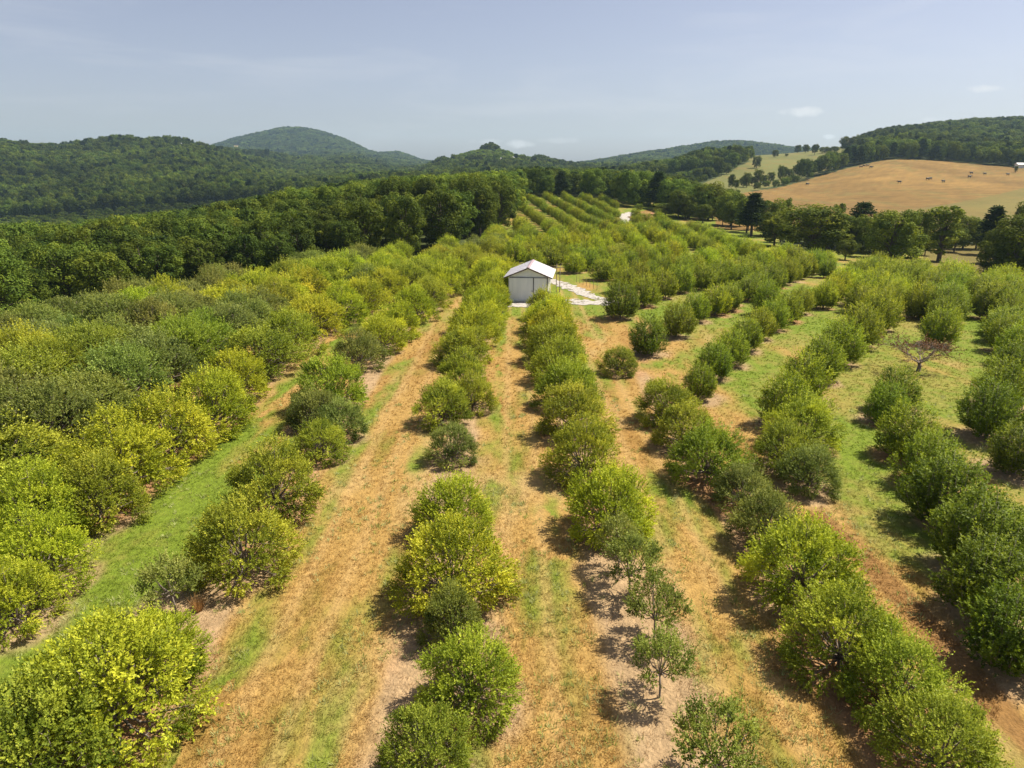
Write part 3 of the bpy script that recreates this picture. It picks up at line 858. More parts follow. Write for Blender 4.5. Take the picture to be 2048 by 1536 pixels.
# ------------------------------------------------------------------ woods
BROWN = [(1440, 392), (1560, 375), (1640, 352), (1700, 335), (1760, 322), (1800, 318), (1900, 323), (2048, 336), (2500, 350), (2500, 480), (2048, 440), (1900, 440), (1700, 452), (1540, 425), (1440, 410)]
GREENF = [(1340, 396), (1440, 352), (1500, 322), (1560, 311), (1640, 305), (1705, 300), (1692, 330), (1600, 360), (1480, 388), (1400, 412), (1370, 402)]
LOWER = [(1845, 500), (2010, 480), (2030, 520), (1950, 560), (1840, 560)]
TRACK = [(1240, 475), (1245, 450), (1243, 432), (1300, 418), (1330, 432), (1300, 450), (1262, 478)]
CLEARS = [((463, 290), (480, 290), (480, 301), (463, 301)), ((551, 306), (566, 308), (566, 314), (550, 313)), ((580, 300), (593, 304), (590, 308), (578, 303)),
          ((996, 318), (1030, 318), (1030, 328), (996, 328)), ((562, 371), (582, 371), (580, 378), (562, 377))]


def inpoly(px, py, poly):
    c = np.zeros(np.shape(px), bool); j = len(poly) - 1
    for i in range(len(poly)):
        xi, yi = poly[i]; xj, yj = poly[j]
        m = ((yi > py) != (yj > py)) & (px < (xj - xi) * (py - yi) / (yj - yi + 1e-9) + xi)
        c ^= m; j = i
    return c


def open_land(X, Y):
    """True where the photo shows pasture, fields or clearings rather than wood"""
    Z = terrain(X, Y); px, py = project(X, Y, Z)
    o = (inpoly(px, py, BROWN) & (Y > 250) & (Y < 900)) | (inpoly(px, py, GREENF) & (Y > 300) & (Y < 1150))
    o |= (px > 1430) & (px < 1680 + 34 * vnoise(Y / 30, X / 30, 77)) & (Y > 750) & (Y < 1190)
    o |= (px > 1430) & (Y > 215) & (Y < 300)
    o |= inpoly(px, py, LOWER) & (Y < 220)
    o |= inpoly(px, py, TRACK) & (Y > 120) & (Y < 400)
    for c in CLEARS: o |= inpoly(px, py, c) & (Y > 700)
    return o


pts = []
for (y0, y1, sp) in ((60, 450, 7.4), (450, 1000, 8.2), (1000, 1800, 9.5), (1800, 2900, 12.5), (2900, 4600, 17)):
    ny = int((y1 - y0) / sp)
    for j in range(ny):
        y = y0 + j * sp
        xs = np.arange(-.86 * y - 30, .86 * y + 30, sp) + (sp / 2 if j % 2 else 0)
        xx = xs + rng.uniform(-.4, .4, len(xs)) * sp; yy = y + rng.uniform(-.4, .4, len(xs)) * sp
        pts.append(np.c_[xx, yy, np.full(len(xs), sp)])
pts = np.concatenate(pts)
Z = terrain(pts[:, 0], pts[:, 1]); px, py = project(pts[:, 0], pts[:, 1], Z)
yb = np.interp(px, [-500, 0, 200, 400, 600, 800, 900, 960, 1000, 1030, 1045, 1230, 1250, 1330, 1400, 1500, 1560, 1690, 1860, 2048, 2400],
               [64, 77, 87, 101, 116, 130, 138, 158, 180, 208, 302, 296, 262, 268, 240, 215, 215, 215, 215, 215, 215])
ok = (pts[:, 1] > yb) & (px > -130) & (px < 2180) & ~open_land(pts[:, 0], pts[:, 1])
pts, Z, px, py = pts[ok], Z[ok], px[ok], py[ok]
n = len(pts)
hgt = np.where(pts[:, 1] > 650, rng.uniform(9, 19, n), rng.uniform(11.5, 17, n)) + 3.0 * (fbm(pts[:, 0] / 40, pts[:, 1] / 40, 71, 2) - .5)
tall = (pts[:, 1] < 320) & (px > 700) & (px < 1050); hgt[tall] += 2.5
ztop = np.interp(px, [-200, 0, 200, 400, 600, 800, 900, 1000, 1060], [4, 5.5, 6.0, 7.0, 9, 11.5, 12.6, 13.6, 15])
edge = (pts[:, 1] < 200) & (px < 1060); hgt = np.where(edge, np.clip(ztop - Z + rng.uniform(-2.2, 1.6, n) - .02 * (pts[:, 1] - 100), 7, 20), hgt)
ycap = np.interp(px, [-200, 0, 400, 600, 700, 800, 900, 960, 1030, 1050, 1200, 1300, 1350, 1400, 1440, 1500, 1600], [470, 460, 415, 376, 362, 352, 347, 343, 338, 334, 337, 342, 352, 364, 374, 390, 400])
cap = CAM_H + (340 - ycap) * pts[:, 1] / 1500
mid_ = (pts[:, 1] >= 170) & (pts[:, 1] < 640) & (px < 1600)
hgt = np.where(mid_, np.clip(cap - Z + rng.uniform(-3.2, .6, n), 5, 20), hgt)
knob = (pts[:, 1] > 900) & (pts[:, 1] < 1500) & (px > 860) & (px < 1110)
ktop = Z > 50
hgt = np.where(knob & (py > 296) & (py < 330) & (px < 1070), rng.uniform(3.5, 6, n), hgt)
hgt = np.where(knob & (py < 303) & (px > 925) & (px < 1008), rng.uniform(4, 9, n) + 6.5 * np.exp(-((px - 982) / 17) ** 2), hgt)
hgt = np.where((px > 1660) & (px < 1800) & (pts[:, 1] > 600), np.maximum(hgt * (.45 + .55 * smooth(1675, 1775, px)), 6), hgt)
rad = pts[:, 2] * rng.uniform(.54, .76, n); rad = np.minimum(rad, np.where(pts[:, 1] < 1000, np.maximum(hgt * .40, 2.6), 99)); rad = np.where(hgt < 7, np.minimum(rad, 3.5), rad)
# drop what the land in front hides
top = project(pts[:, 0], pts[:, 1], Z + hgt)[1]
order = np.argsort(pts[:, 1]); hor = np.full(260, 9999.0); vis = np.zeros(n, bool); vf = np.zeros(n, bool)
slack = np.where(pts[:, 1] < 400, 46, np.where(pts[:, 1] < 1000, 24, 9))
pend = []
for i in order:
    b = int(np.clip((px[i] + 140) / 9, 0, 259))
    vis[i] = top[i] < hor[b] + slack[i]; vf[i] = top[i] < hor[b] + 3
    w = max(1, int(rad[i] * FPX / pts[i, 1] / 9 * .7))
    yv = project(0, pts[i, 1], Z[i] + hgt[i] * .8)[1]
    for q in range(b - w // 2, b + w // 2 + 1):
        if 0 <= q < 260: hor[q] = min(hor[q], yv)
keep = np.where(vis)[0]; keep = keep[np.argsort(pts[keep, 1])]
print('woods visible', len(keep))
nt_ = fbm(pts[:, 0] / 55, pts[:, 1] / 55, 81, 3)


def wood_tint(i):
    t = (.96 if pts[i, 1] < 450 else .74) + 1.3 * (nt_[i] - .5) + random.uniform(-.24, .28)
    g = random.uniform(-.10, .10)
    if knob[i] and hgt[i] < 7: t = random.uniform(1.3, 1.7)
    return (max(.4, t) * (.95 + g), max(.4, t), max(.4, t) * (1.0 - g))


def wood_kind(i):
    r_ = random.random()
    if knob[i] and py[i] < 303: return 'pine' if r_ < .4 else 'forest'
    return 'pine' if r_ < (.03 if pts[i, 1] < 260 else .13) else 'forest'


def wood_place(x, y, p):
    if p < 350: return 'in the lower left wood edge'
    if p < 700: return 'in wood edge behind left apple rows'
    if p < 1045: return 'in dark wood left of the knoll'
    if p < 1290: return 'in dark wood behind the knoll'
    if p < 1480: return 'in wood before the green field'
    return 'in wood beyond the brown field'


n_f = 0; SF = []
fsets = FOR + PINE[:2]
fd = [DIM['forest']] * len(FOR) + [DIM['pine']] * 2
for i in keep:
    x, y = map(float, pts[i, :2]); kd = wood_kind(i)
    if n_f < 170 and vf[i] and -20 < px[i] < 2068:
        n_f += 1
        if n_f in (25, 70): kd = 'pine'
        t = wood_tint(i)
        tone = 'dark green' if t[1] < .68 else ('mid green' if t[1] < .85 else 'lighter green')
        w = wood_place(x, y, px[i]); nm = 'pine' if kd == 'pine' else 'broadleaf tree'
        v = (0 if n_f == 25 else 1 if n_f == 70 else random.randrange(2)) if kd == 'pine' else n_f % len(FOR)
        o = plant(kd, x, y, float(rad[i]) * 1.08, float(hgt[i]), t, None, 'tree', 'trees ' + w, var=v, z=float(Z[i]))
        LAB.setdefault((tone, nm, w), []).append((float(px[i]), o))
    else:
        v = len(FOR) + random.randrange(2) if kd == 'pine' else random.randrange(len(FOR))
        SF.append((x, y, float(Z[i]), float(rad[i]) * 1.1, float(hgt[i]), wood_tint(i), v))
for k_ in range(2):
    if not any(o.data is PINE[k_][0] for o in scene.objects if o.type == 'MESH'):
        pass
inst_object('forest', SF, sources_of(fsets), fd, 'mixed green woods covering the far hills and the mountain', 'forest')

# ------------------------------------------------------------------ big trees of the valley on the right, and trees standing in the fields: (px, base y, top y, width, kind, tint, variant, words)
BIG = [
    (1502, 473, 386, 70, 'pine', .8, 0, 'dark layered pine left of the broad round valley tree'),
    (1416, 440, 362, 72, 'forest', .9, 0, 'round tree at the left end of the valley tree line'),
    (1461, 452, 380, 62, 'forest', 1.2, 1, 'lighter tree touching the left side of the dark layered pine'),
    (1378, 436, 385, 60, 'forest', 1.25, 2, 'low light green tree right of the brown patch'),
    (1330, 432, 405, 55, 'forest', 1.4, 3, 'low bright bush beside the brown patch past the track'),
    (1567, 470, 388, 26, 'slim', 1.1, 0, 'slender tall tree against the brown field, right of the dark pine'),
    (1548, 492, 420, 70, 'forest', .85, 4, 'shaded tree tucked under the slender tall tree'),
    (1620, 512, 405, 138, 'forest', .95, 5, 'broad round valley tree, largest below the brown field'),
    (1673, 470, 396, 28, 'slim', 1.1, 1, 'slender tree rising behind the broad round valley tree'),
    (1716, 494, 399, 56, 'pine', .75, 2, 'flat-topped dark pine with a bare trunk against the field'),
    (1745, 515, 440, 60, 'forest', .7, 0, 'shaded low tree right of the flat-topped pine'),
    (1778, 533, 415, 108, 'forest', 1.15, 1, 'big spreading tree right of the flat-topped pine'),
    (1828, 515, 416, 64, 'forest', 1.0, 2, 'tree between the spreading tree and the tall open one'),
    (1877, 523, 394, 62, 'slim', 1.25, 1, 'tall open tree with a visible trunk at the small pasture'),
    (1925, 498, 428, 62, 'forest', 1.05, 3, 'light tree behind the small pasture'),
    (1976, 510, 412, 66, 'pine', .7, 0, 'dark pine right of the small pasture'),
    (2022, 560, 425, 120, 'forest', .7, 4, 'big dark tree at the right edge above the orchard'),
    (2050, 500, 398, 70, 'forest', .7, 5, 'dark tree top at the right edge against the field'),
    (2090, 560, 400, 110, 'forest', .75, 1, 'dark tree partly outside the right edge'),
    (1980, 560, 485, 60, 'forest', .75, 3, 'low dark tree left of the big edge tree'),
    (1690, 520, 478, 46, 'forest', .8, 2, 'low scrub tree at the foot of the flat-topped pine'),
    (1513, 336, 311, 20, 'forest', .62, 0, 'lone round dark tree standing in the green field'),
    (1550, 315, 299, 14, 'forest', .62, 1, 'small dark lone tree high on the green field'),
    (1573, 313, 307, 8, 'forest', .9, 2, 'tiny bush right of the small lone tree'),
    (1595, 306, 289, 14, 'forest', .62, 3, 'leftmost tree of the skyline row above the green field'),
    (1611, 306, 288, 15, 'forest', .62, 4, 'second tree of the skyline row above the green field'),
    (1629, 310, 287, 16, 'forest', .6, 5, 'right tree of the skyline row, standing lower'),
    (1650, 306, 293, 24, 'forest', .75, 0, 'bushy pale tree on the skyline right of the row'),
    (1668, 305, 292, 22, 'forest', .75, 1, 'round tree on the skyline near the hilltop wood'),
    (1694, 305, 271, 34, 'forest', .6, 2, 'tall dark tree leading the hilltop wood'),
    (1722, 312, 275, 34, 'forest', .62, 3, 'dark tree second in the hilltop wood edge'),
    (1640, 342, 322, 14, 'slim', .75, 0, 'thin tree at the right end of the hedge copse'),
    (1700, 326, 300, 24, 'forest', .6, 4, 'dark tree at the lower left corner of the hilltop wood'),
    (1718, 322, 295, 26, 'forest', .6, 5, 'dark tree above the corner of the brown field'),
    (2031, 345, 330, 8, 'slim', .9, 1, 'thin small tree by the white shed at the far right'),
]
for px_, yb_, yt, w, kd, tn, vr, lab in BIG:
    x, y, z = on_ground(px_, yb_)
    zc = y * math.cos(PITCH) + (CAM_H - z) * math.sin(PITCH)
    b = (yt - 768) / FPX
    ztop = CAM_H + y * (-math.sin(PITCH) - b * math.cos(PITCH)) / (math.cos(PITCH) - b * math.sin(PITCH))
    lab2 = lab if len(lab.split()) <= 16 else ' '.join(lab.split()[:16])
    g = random.uniform(-.05, .05)
    plant(kd, x, y, w / 2 * zc / FPX * 1.05, max(2.0, ztop - z), (tn * (1.05 + g), tn, tn * (.95 - g)), lab2, 'tree', 'trees of the right-hand valley and fields', var=vr, z=z)
number_labels()
# the two copses along the hedge between the fields
for j, (x0, y0, x1, y1, nn, hh) in enumerate(((1462, 380, 1540, 366, 8, 30), (1560, 362, 1622, 346, 7, 33), (1388, 364, 1452, 350, 9, 36))):
    for i in range(nn):
        t = (i + random.uniform(-.3, .3)) / (nn - 1); px_, yb_ = x0 + (x1 - x0) * t, y0 + (y1 - y0) * t + random.uniform(-3, 1)
        x, y, z = on_ground(px_, yb_)
        hw = random.uniform(.6, 1.15) * hh * y / 1500
        nm = ('left copse of the hedge under the green field', 'right copse of the hedge under the green field', 'dark copse left of the green field')[j]
        tn = random.uniform(.62, .80)
        plant('forest', x, y, random.uniform(6.5, 11.5) * y / 1500 * (1.1 if j == 2 else 1), hw, (tn, tn, tn), 'dark tree, %s from left in the %s' % (ordinal(i + 1), nm), 'tree', 'trees of the ' + nm, z=z)

# scrub and lower trees filling the valley floor behind the right-hand rows
for i in range(64):
    t = i / 63; px_ = 1275 + 800 * t + random.uniform(-10, 10)
    yl = float(np.interp(px_, [1275, 1330, 1400, 1480, 1560, 1690, 1800, 1860, 1950, 2000, 2080], [426, 436, 446, 462, 492, 508, 520, 512, 500, 545, 560]))
    if 1850 < px_ < 1960 and i % 2: continue
    x, y, z = on_ground(px_, yl - random.uniform(0, 16))
    tn = random.uniform(.62, 1.35); hh = random.uniform(3.5, 8.5) * (1.25 if px_ < 1560 else 1)
    if 1275 < px_ < 1345: hh *= .5; tn = random.uniform(1.1, 1.6)
    w = 'in the valley scrub behind the orchard'
    lk = 'dark green' if tn < .85 else ('green' if tn < 1.1 else 'light green')
    o = plant('forest', x, y, hh * random.uniform(.38, .5), hh, (tn, tn, tn * .9), None, 'tree', 'lower trees of the valley scrub', z=z)
    LAB.setdefault((lk, 'tree', w), []).append((px_, o))
number_labels()
# ------------------------------------------------------------------ ground sheet with its own colours
TR = np.array(TREES_XY)
TR = TR[TR[:, 1] < 175]
BLK = 14.0


def tree_dist(X, Y):
    d = np.full(X.shape, 9.0)
    for bx in range(-9, 10):
        for by in range(0, 13):
            m = (X >= bx * BLK) & (X < (bx + 1) * BLK) & (Y >= by * BLK) & (Y < (by + 1) * BLK)
            if not m.any(): continue
            t = TR[(TR[:, 0] > bx * BLK - 5) & (TR[:, 0] < (bx + 1) * BLK + 5) & (TR[:, 1] > by * BLK - 5) & (TR[:, 1] < (by + 1) * BLK + 5)]
            if not len(t): continue
            xs, ys = X[m], Y[m]
            d[m] = np.min(np.hypot(xs[:, None] - t[None, :, 0], ys[:, None] - t[None, :, 1]), 1)
    return d


def seg_d(X, Y, P):
    d = np.full(X.shape, 1e9); tt = np.zeros(X.shape); P = np.array(P, float)
    for i in range(len(P) - 1):
        a, b = P[i], P[i + 1]; L2 = np.dot(b - a, b - a)
        t = np.clip(((X - a[0]) * (b[0] - a[0]) + (Y - a[1]) * (b[1] - a[1])) / L2, 0, 1)
        q = np.hypot(X - a[0] - t * (b[0] - a[0]), Y - a[1] - t * (b[1] - a[1]))
        tt = np.where(q < d, i + t, tt); d = np.minimum(d, q)
    return d, tt



ROWX = [-19.6, -11.6, -3.2, 4.1, 10.9]
C_DRY = np.array([.325, .205, .064]); C_DRY2 = np.array([.25, .142, .040]); C_PALE = np.array([.36, .265, .12])
C_GRASS = np.array([.130, .180, .018]); C_OLIVE = np.array([.215, .200, .045]); C_SOIL = np.array([.325, .228, .130]); C_RED = np.array([.32, .175, .085])
C_BROWN = np.array([.195, .119, .034]); C_GFIELD = np.array([.125, .130, .036]); C_WOOD = np.array([.055, .07, .02])


BROWNLINE = [on_ground(*p)[:2] for p in ((1640, 1035), (1720, 1105), (1830, 1225), (1920, 1330), (2020, 1450), (2120, 1560))]


def ground_colour(X, Y):
    sh = X.shape; X = X.ravel(); Y = Y.ravel()
    px, py = project(X, Y, terrain(X, Y))
    n1 = fbm(X / 5.5, Y / 8, 11, 4); n2 = fbm(X / 1.1, Y / 4.0, 12, 5); n3 = fbm(X / .5, Y / .5, 13, 3); n4 = fbm(X / 1.8 + 40, Y / 5.5, 14, 4)
    d = tree_dist(X, Y)
    # how green: mown aisles on the right and the far left are green, the centre is burnt tan
    dryp = smooth(.50, .70, fbm(X / 3.2, Y / 7.5, 16, 4))
    g = smooth(11, 20, X + 3.0 * (n1 - .5)) * (1 - .25 * smooth(0, 1, n2))
    left = smooth(-12.2, -13.5, X) * (1 - smooth(30, 46, Y + 14 * (n1 - .5)))
    g = np.maximum(g, left * .92)
    g = np.maximum(g, .55 * smooth(58, 84, Y))
    rx = np.min(np.abs(X[:, None] - np.array(ROWX)[None]), 1)
    edge = np.exp(-((rx - 2.2) / .7) ** 2)                      # greener margin beside each tree strip
    g = g + ((.42 * edge + .1) * (n4 > .40) + 1.5 * (n1 - .5) + 1.7 * (n2 - .5) + .1) * (1 - .5 * g)
    g = np.clip(g - .38 * dryp * (X > 8), 0, 1)
    dry = C_DRY + (C_DRY2 - C_DRY) * smooth(.45, .72, n2)[:, None]
    dry = dry + (C_PALE - dry) * smooth(.56, .80, n4)[:, None] * .55
    grn = C_OLIVE + (C_GRASS - C_OLIVE) * smooth(.32, .62, n1 * .6 + n3 * .4 + .12 * smooth(-11, -14, X))[:, None]
    c = dry + (grn - dry) * smooth(.12, .92, g)[:, None]
    # wheel tracks of bleached grass along the aisles
    for xc in (-7.6, .5, 7.6):
        for s in (-.85, .85):
            w = np.exp(-((X - xc - s) / .28) ** 2) * (.35 + .5 * n2) * (Y < 95)
            c = c + (C_PALE * np.array([1.02, .92, .8]) - c) * np.clip(w, 0, .55)[:, None]
    # bare herbicide strip under the trees
    strip = smooth(1.35, .55, rx + .9 * (n2 - .5)) * smooth(97, 90, Y) * smooth(25, 14, np.abs(X)) * ((X < 7.7) | (Y < 59))
    s = np.maximum(smooth(2.2, 1.0, d + 1.6 * (n2 - .5)), strip * smooth(.25, .5, n4 + .1)) * smooth(170, 140, Y)
    soil = C_SOIL + (C_RED - C_SOIL) * smooth(.5, .7, n1)[:, None]; soil = soil * (.75 + .5 * n3)[:, None]
    c = c + (soil - c) * (s * .92)[:, None]
    bl, _ = seg_d(X, Y, BROWNLINE)
    c = c + (C_DRY2 * np.array([.8, .75, .9]) - c) * (smooth(.75, .25, bl + .7 * (n2 - .5)) * .85)[:, None]
    tp, _ = seg_d(X, Y, [(-5.5, 112), (-5, 120), (-2, 124)])
    c = c + (C_RED * 1.15 - c) * smooth(3.2, 1.6, tp + 1.5 * (n2 - .5))[:, None]
    # beyond the orchard
    wood = smooth(150, 175, Y) * ((px < 1000) | (px > 1560)) + (px < 960) * smooth(-2, 6, Y - np.interp(px, [-500, 0, 200, 400, 600, 800, 900, 960], [62, 74, 84, 98, 113, 127, 135, 155]))
    wood = np.clip(wood + (Y > 305), 0, 1)
    opn = open_land(X, Y)
    c = np.where((wood > .5)[:, None], C_WOOD, c)
    far = opn & (Y > 100)
    nb = fbm(X / 30, Y / 60, 31, 4); nb2 = fbm(X / 6, Y / 14, 32, 4)
    br = C_BROWN * (.66 + .68 * nb)[:, None]; br = br + (C_GFIELD - br) * (smooth(.56, .72, nb2) * .35)[:, None]
    br = br * (.72 + .56 * fbm(X / 3, Y / 4, 33, 3))[:, None] * (.85 + .3 * vnoise(X / 60, Y / 2.2 + X / 30, 34))[:, None]
    low = inpoly(px, py, [(1640, 452), (1760, 428), (1900, 408), (2000, 388), (2048, 376), (2500, 340), (2500, 560), (1640, 560)]) 
    gf = C_GFIELD * (.8 + .4 * nb)[:, None]; gf = gf + (C_BROWN - gf) * (smooth(.5, .7, nb2) * .4)[:, None]
    isg = (inpoly(px, py, GREENF) | ((px > 1380) & (px < 1720) & (Y > 690))) & ~inpoly(px, py, BROWN)
    mixg = gf + (br - gf) * .35
    f = np.where(isg[:, None], gf, np.where(low[:, None], mixg, br))
    c = np.where(far[:, None], f, c)
    tan = inpoly(px, py, [(1268, 424), (1310, 424), (1316, 434), (1290, 444), (1262, 436)]) & (Y > 150) & (Y < 400)
    c = np.where(tan[:, None], C_RED * .85, c)
    cl = np.zeros(len(X), bool)
    for q in CLEARS: cl |= inpoly(px, py, q) & (Y > 600)
    c = np.where(cl[:, None], np.array([.32, .25, .10]), c)
    m = inpoly(px, py, [(603, 262), (612, 263), (610, 268), (604, 267)]) | inpoly(px, py, [(640, 273), (645, 272), (634, 293), (628, 294)])
    c = np.where((m & (Y > 2500))[:, None], np.array([.26, .20, .15]), c)
    return c.reshape(sh + (3,))


NU = 760
ys = np.concatenate([np.linspace(-12, 9, 8), np.geomspace(10, 60, 330), np.geomspace(60, 400, 300)[1:], np.geomspace(400, 6500, 200)[1:]])
us = np.linspace(-1, 1, NU); us = np.sign(us) * np.abs(us) ** 1.12
XX = us[None, :] * (1.05 * np.maximum(ys, 0)[:, None] + 14)
YY = np.repeat(ys[:, None], NU, 1)
ZZ = terrain(XX, YY)
GC = ground_colour(XX, YY)
me = bpy.data.meshes.new('ground'); nY = len(ys)
me.vertices.add(nY * NU); me.vertices.foreach_set('co', np.stack([XX, YY, ZZ], -1).astype(np.float32).ravel())
ii = np.arange((nY - 1) * (NU - 1)); a = (ii // (NU - 1)) * NU + ii % (NU - 1)
F = np.stack([a, a + 1, a + NU + 1, a + NU], 1).astype(np.int32)
me.loops.add(F.size); me.loops.foreach_set('vertex_index', F.ravel())
me.polygons.add(len(F)); me.polygons.foreach_set('loop_start', np.arange(len(F), dtype=np.int32) * 4)
me.polygons.foreach_set('use_smooth', np.ones(len(F), bool))
at = me.attributes.new('gcol', 'FLOAT_COLOR', 'POINT')
at.data.foreach_set('color', np.concatenate([GC, np.ones(GC.shape[:2] + (1,))], -1).astype(np.float32).ravel())
me.materials.append(M_GROUND); me.update(); me.validate()
tag(link('ground', me), kind='structure')

# ------------------------------------------------------------------ grass tufts and weeds (uncountable)


def grass_object(name, n, y0, y1, nbl, hgt, wid, label, seed, weeds=False):
    r = np.random.default_rng(seed)
    Y = y0 * (y1 / y0) ** r.uniform(0, 1, n); X = r.uniform(-.80, .80, n) * Y
    near = Y < 20; X[near] *= 1.1
    nz_ = fbm(X / 1.4, Y / 1.4, 61 + seed, 3); d = tree_dist(X, Y)
    keep_ = (nz_ > (.50 if weeds else .36)) & (r.uniform(0, 1, n) > smooth(1.6, .4, d) * .85)
    rx_ = np.min(np.abs(X[:, None] - np.array(ROWX)[None]), 1)
    keep_ &= ~((rx_ < 1.1) & (r.uniform(0, 1, n) < .72) & (Y < 92))
    keep_ &= ~((Y > 82) & (Y < 96) & (X > -3) & (X < 15))
    X, Y = X[keep_], Y[keep_]; n = len(X); Zg = terrain(X, Y)
    C = ground_colour(X, Y)
    if weeds: C = np.where(r.uniform(0, 1, (n, 1)) < .5, np.array([.30, .33, .09]), np.array([.38, .40, .17])) * r.uniform(.8, 1.15, (n, 1))
    a = r.uniform(0, 6.283, (n, nbl)); lean = r.uniform(.15, 1.1, (n, nbl)); sp = r.uniform(0, .10 if not weeds else .16, (n, nbl))
    h = hgt * r.uniform(.5, 1.3, (n, nbl)) * (1 + .8 * np.clip(Y - 35, 0, 40) / 40)[:, None]
    w = wid * (1 + 1.2 * np.clip(Y - 18, 0, 60) / 45)[:, None] * r.uniform(.7, 1.2, (n, nbl))
    bx = X[:, None] + np.cos(a) * sp; by = Y[:, None] + np.sin(a) * sp
    base = np.stack([bx, by, np.repeat(Zg[:, None], nbl, 1) - .01], -1)
    dirv = np.stack([np.cos(a) * lean, np.sin(a) * lean, np.ones_like(a)], -1); dirv = unit(dirv)
    side = np.stack([-np.sin(a), np.cos(a), np.zeros_like(a)], -1) * w[..., None] * .5
    tip = base + dirv * h[..., None]
    V = np.stack([base - side, base + side, tip], 2).reshape(-1, 3)
    col = (C[:, None] * r.uniform(.95, 1.55, (n, nbl, 1))).reshape(-1, 3)
    o = link(name, quads_mesh(name, V, M_GRASS, {'gcol': col}, nper=3)); tag(o, label, 'grass', kind='stuff')


def grass_material():
    m, nt = newmat('grass_blades'); N, L = nt.nodes, nt.links
    out = N.new('ShaderNodeOutputMaterial'); p = N.new('ShaderNodeBsdfPrincipled')
    p.inputs['Roughness'].default_value = .8; p.inputs['Specular IOR Level'].default_value = .2
    a = N.new('ShaderNodeAttribute'); a.attribute_name = 'gcol'; L.new(a.outputs['Color'], p.inputs['Base Color'])
    tr = N.new('ShaderNodeBsdfTranslucent'); L.new(a.outputs['Color'], tr.inputs[0])
    mx = N.new('ShaderNodeMixShader'); mx.inputs[0].default_value = .5
    L.new(p.outputs[0], mx.inputs[1]); L.new(tr.outputs[0], mx.inputs[2]); L.new(mx.outputs[0], out.inputs[0])
    return m


M_GRASS = grass_material()
grass_object('grass', 95000, 11, 95, 7, .085, .022, 'short burnt and green grass between the tree rows', 1)
grass_object('weeds', 7000, 11, 48, 14, .17, .03, 'pale green weed clumps scattered over the burnt grass', 2, True)

# ------------------------------------------------------------------ gravel drive, farm track
def gravel_mat():
    m = simple_mat('pale_gravel', (.36, .335, .30), .95, 3, .42, .7)
    return m


M_GRAVEL = gravel_mat()


def patch(name, inside, x0, x1, y0, y1, cell, lift):
    xs = np.arange(x0, x1, cell); ysx = np.arange(y0, y1, cell)
    gx, gy = np.meshgrid(xs, ysx); ins = inside(gx + cell / 2, gy + cell / 2)
    V, F, idx = [], [], {}

    def vid(i, j):
        if (i, j) not in idx:
            idx[(i, j)] = len(V); x, y = x0 + i * cell, y0 + j * cell
            V.append((x, y, float(terrain(x, y)) + lift))
        return idx[(i, j)]
    for j, i in np.argwhere(ins):
        F.append((vid(i, j), vid(i + 1, j), vid(i + 1, j + 1), vid(i, j + 1)))
    o = link(name, idx_mesh(name, V, F, M_GRAVEL)); tag(o, kind='structure'); return o


def in_drive(X, Y):
    nn = fbm(X / .9, Y / .9, 91, 3) - .5
    d, t = seg_d(X, Y, DRIVE[1:5])
    a = d < 1.15 + 1.3 * nn
    b, _ = seg_d(X, Y, [(8.2, 86.0), (11.6, 85.6)]); b = b < 1.9 + 1.2 * nn
    c = (np.abs(X - 1.9) < 2.6 + nn) & (Y > 82.6 + nn) & (Y < 85.4)
    island, _ = seg_d(X, Y, [(9.3, 90.5), (10.6, 87.2)]); island = island < .38 + .8 * nn
    weeds = fbm(X / .6, Y / .6, 95, 3) > .70
    return (a | b | c) & ~island & ~weeds


patch('gravel_drive', in_drive, -8, 17, 80, 130, .14, .045)
P_TR = [on_ground(*p)[:2] for p in ((1242, 472), (1247, 455), (1252, 442), (1250, 432), (1262, 426))]
patch('farm_track', lambda X, Y: seg_d(X, Y, P_TR)[0] < 1.5 + 1.8 * (fbm(X / 2, Y / 2, 92, 2) - .5), min(p[0] for p in P_TR) - 5, max(p[0] for p in P_TR) + 5,
      min(p[1] for p in P_TR) - 5, max(p[1] for p in P_TR) + 5, .5, .12)

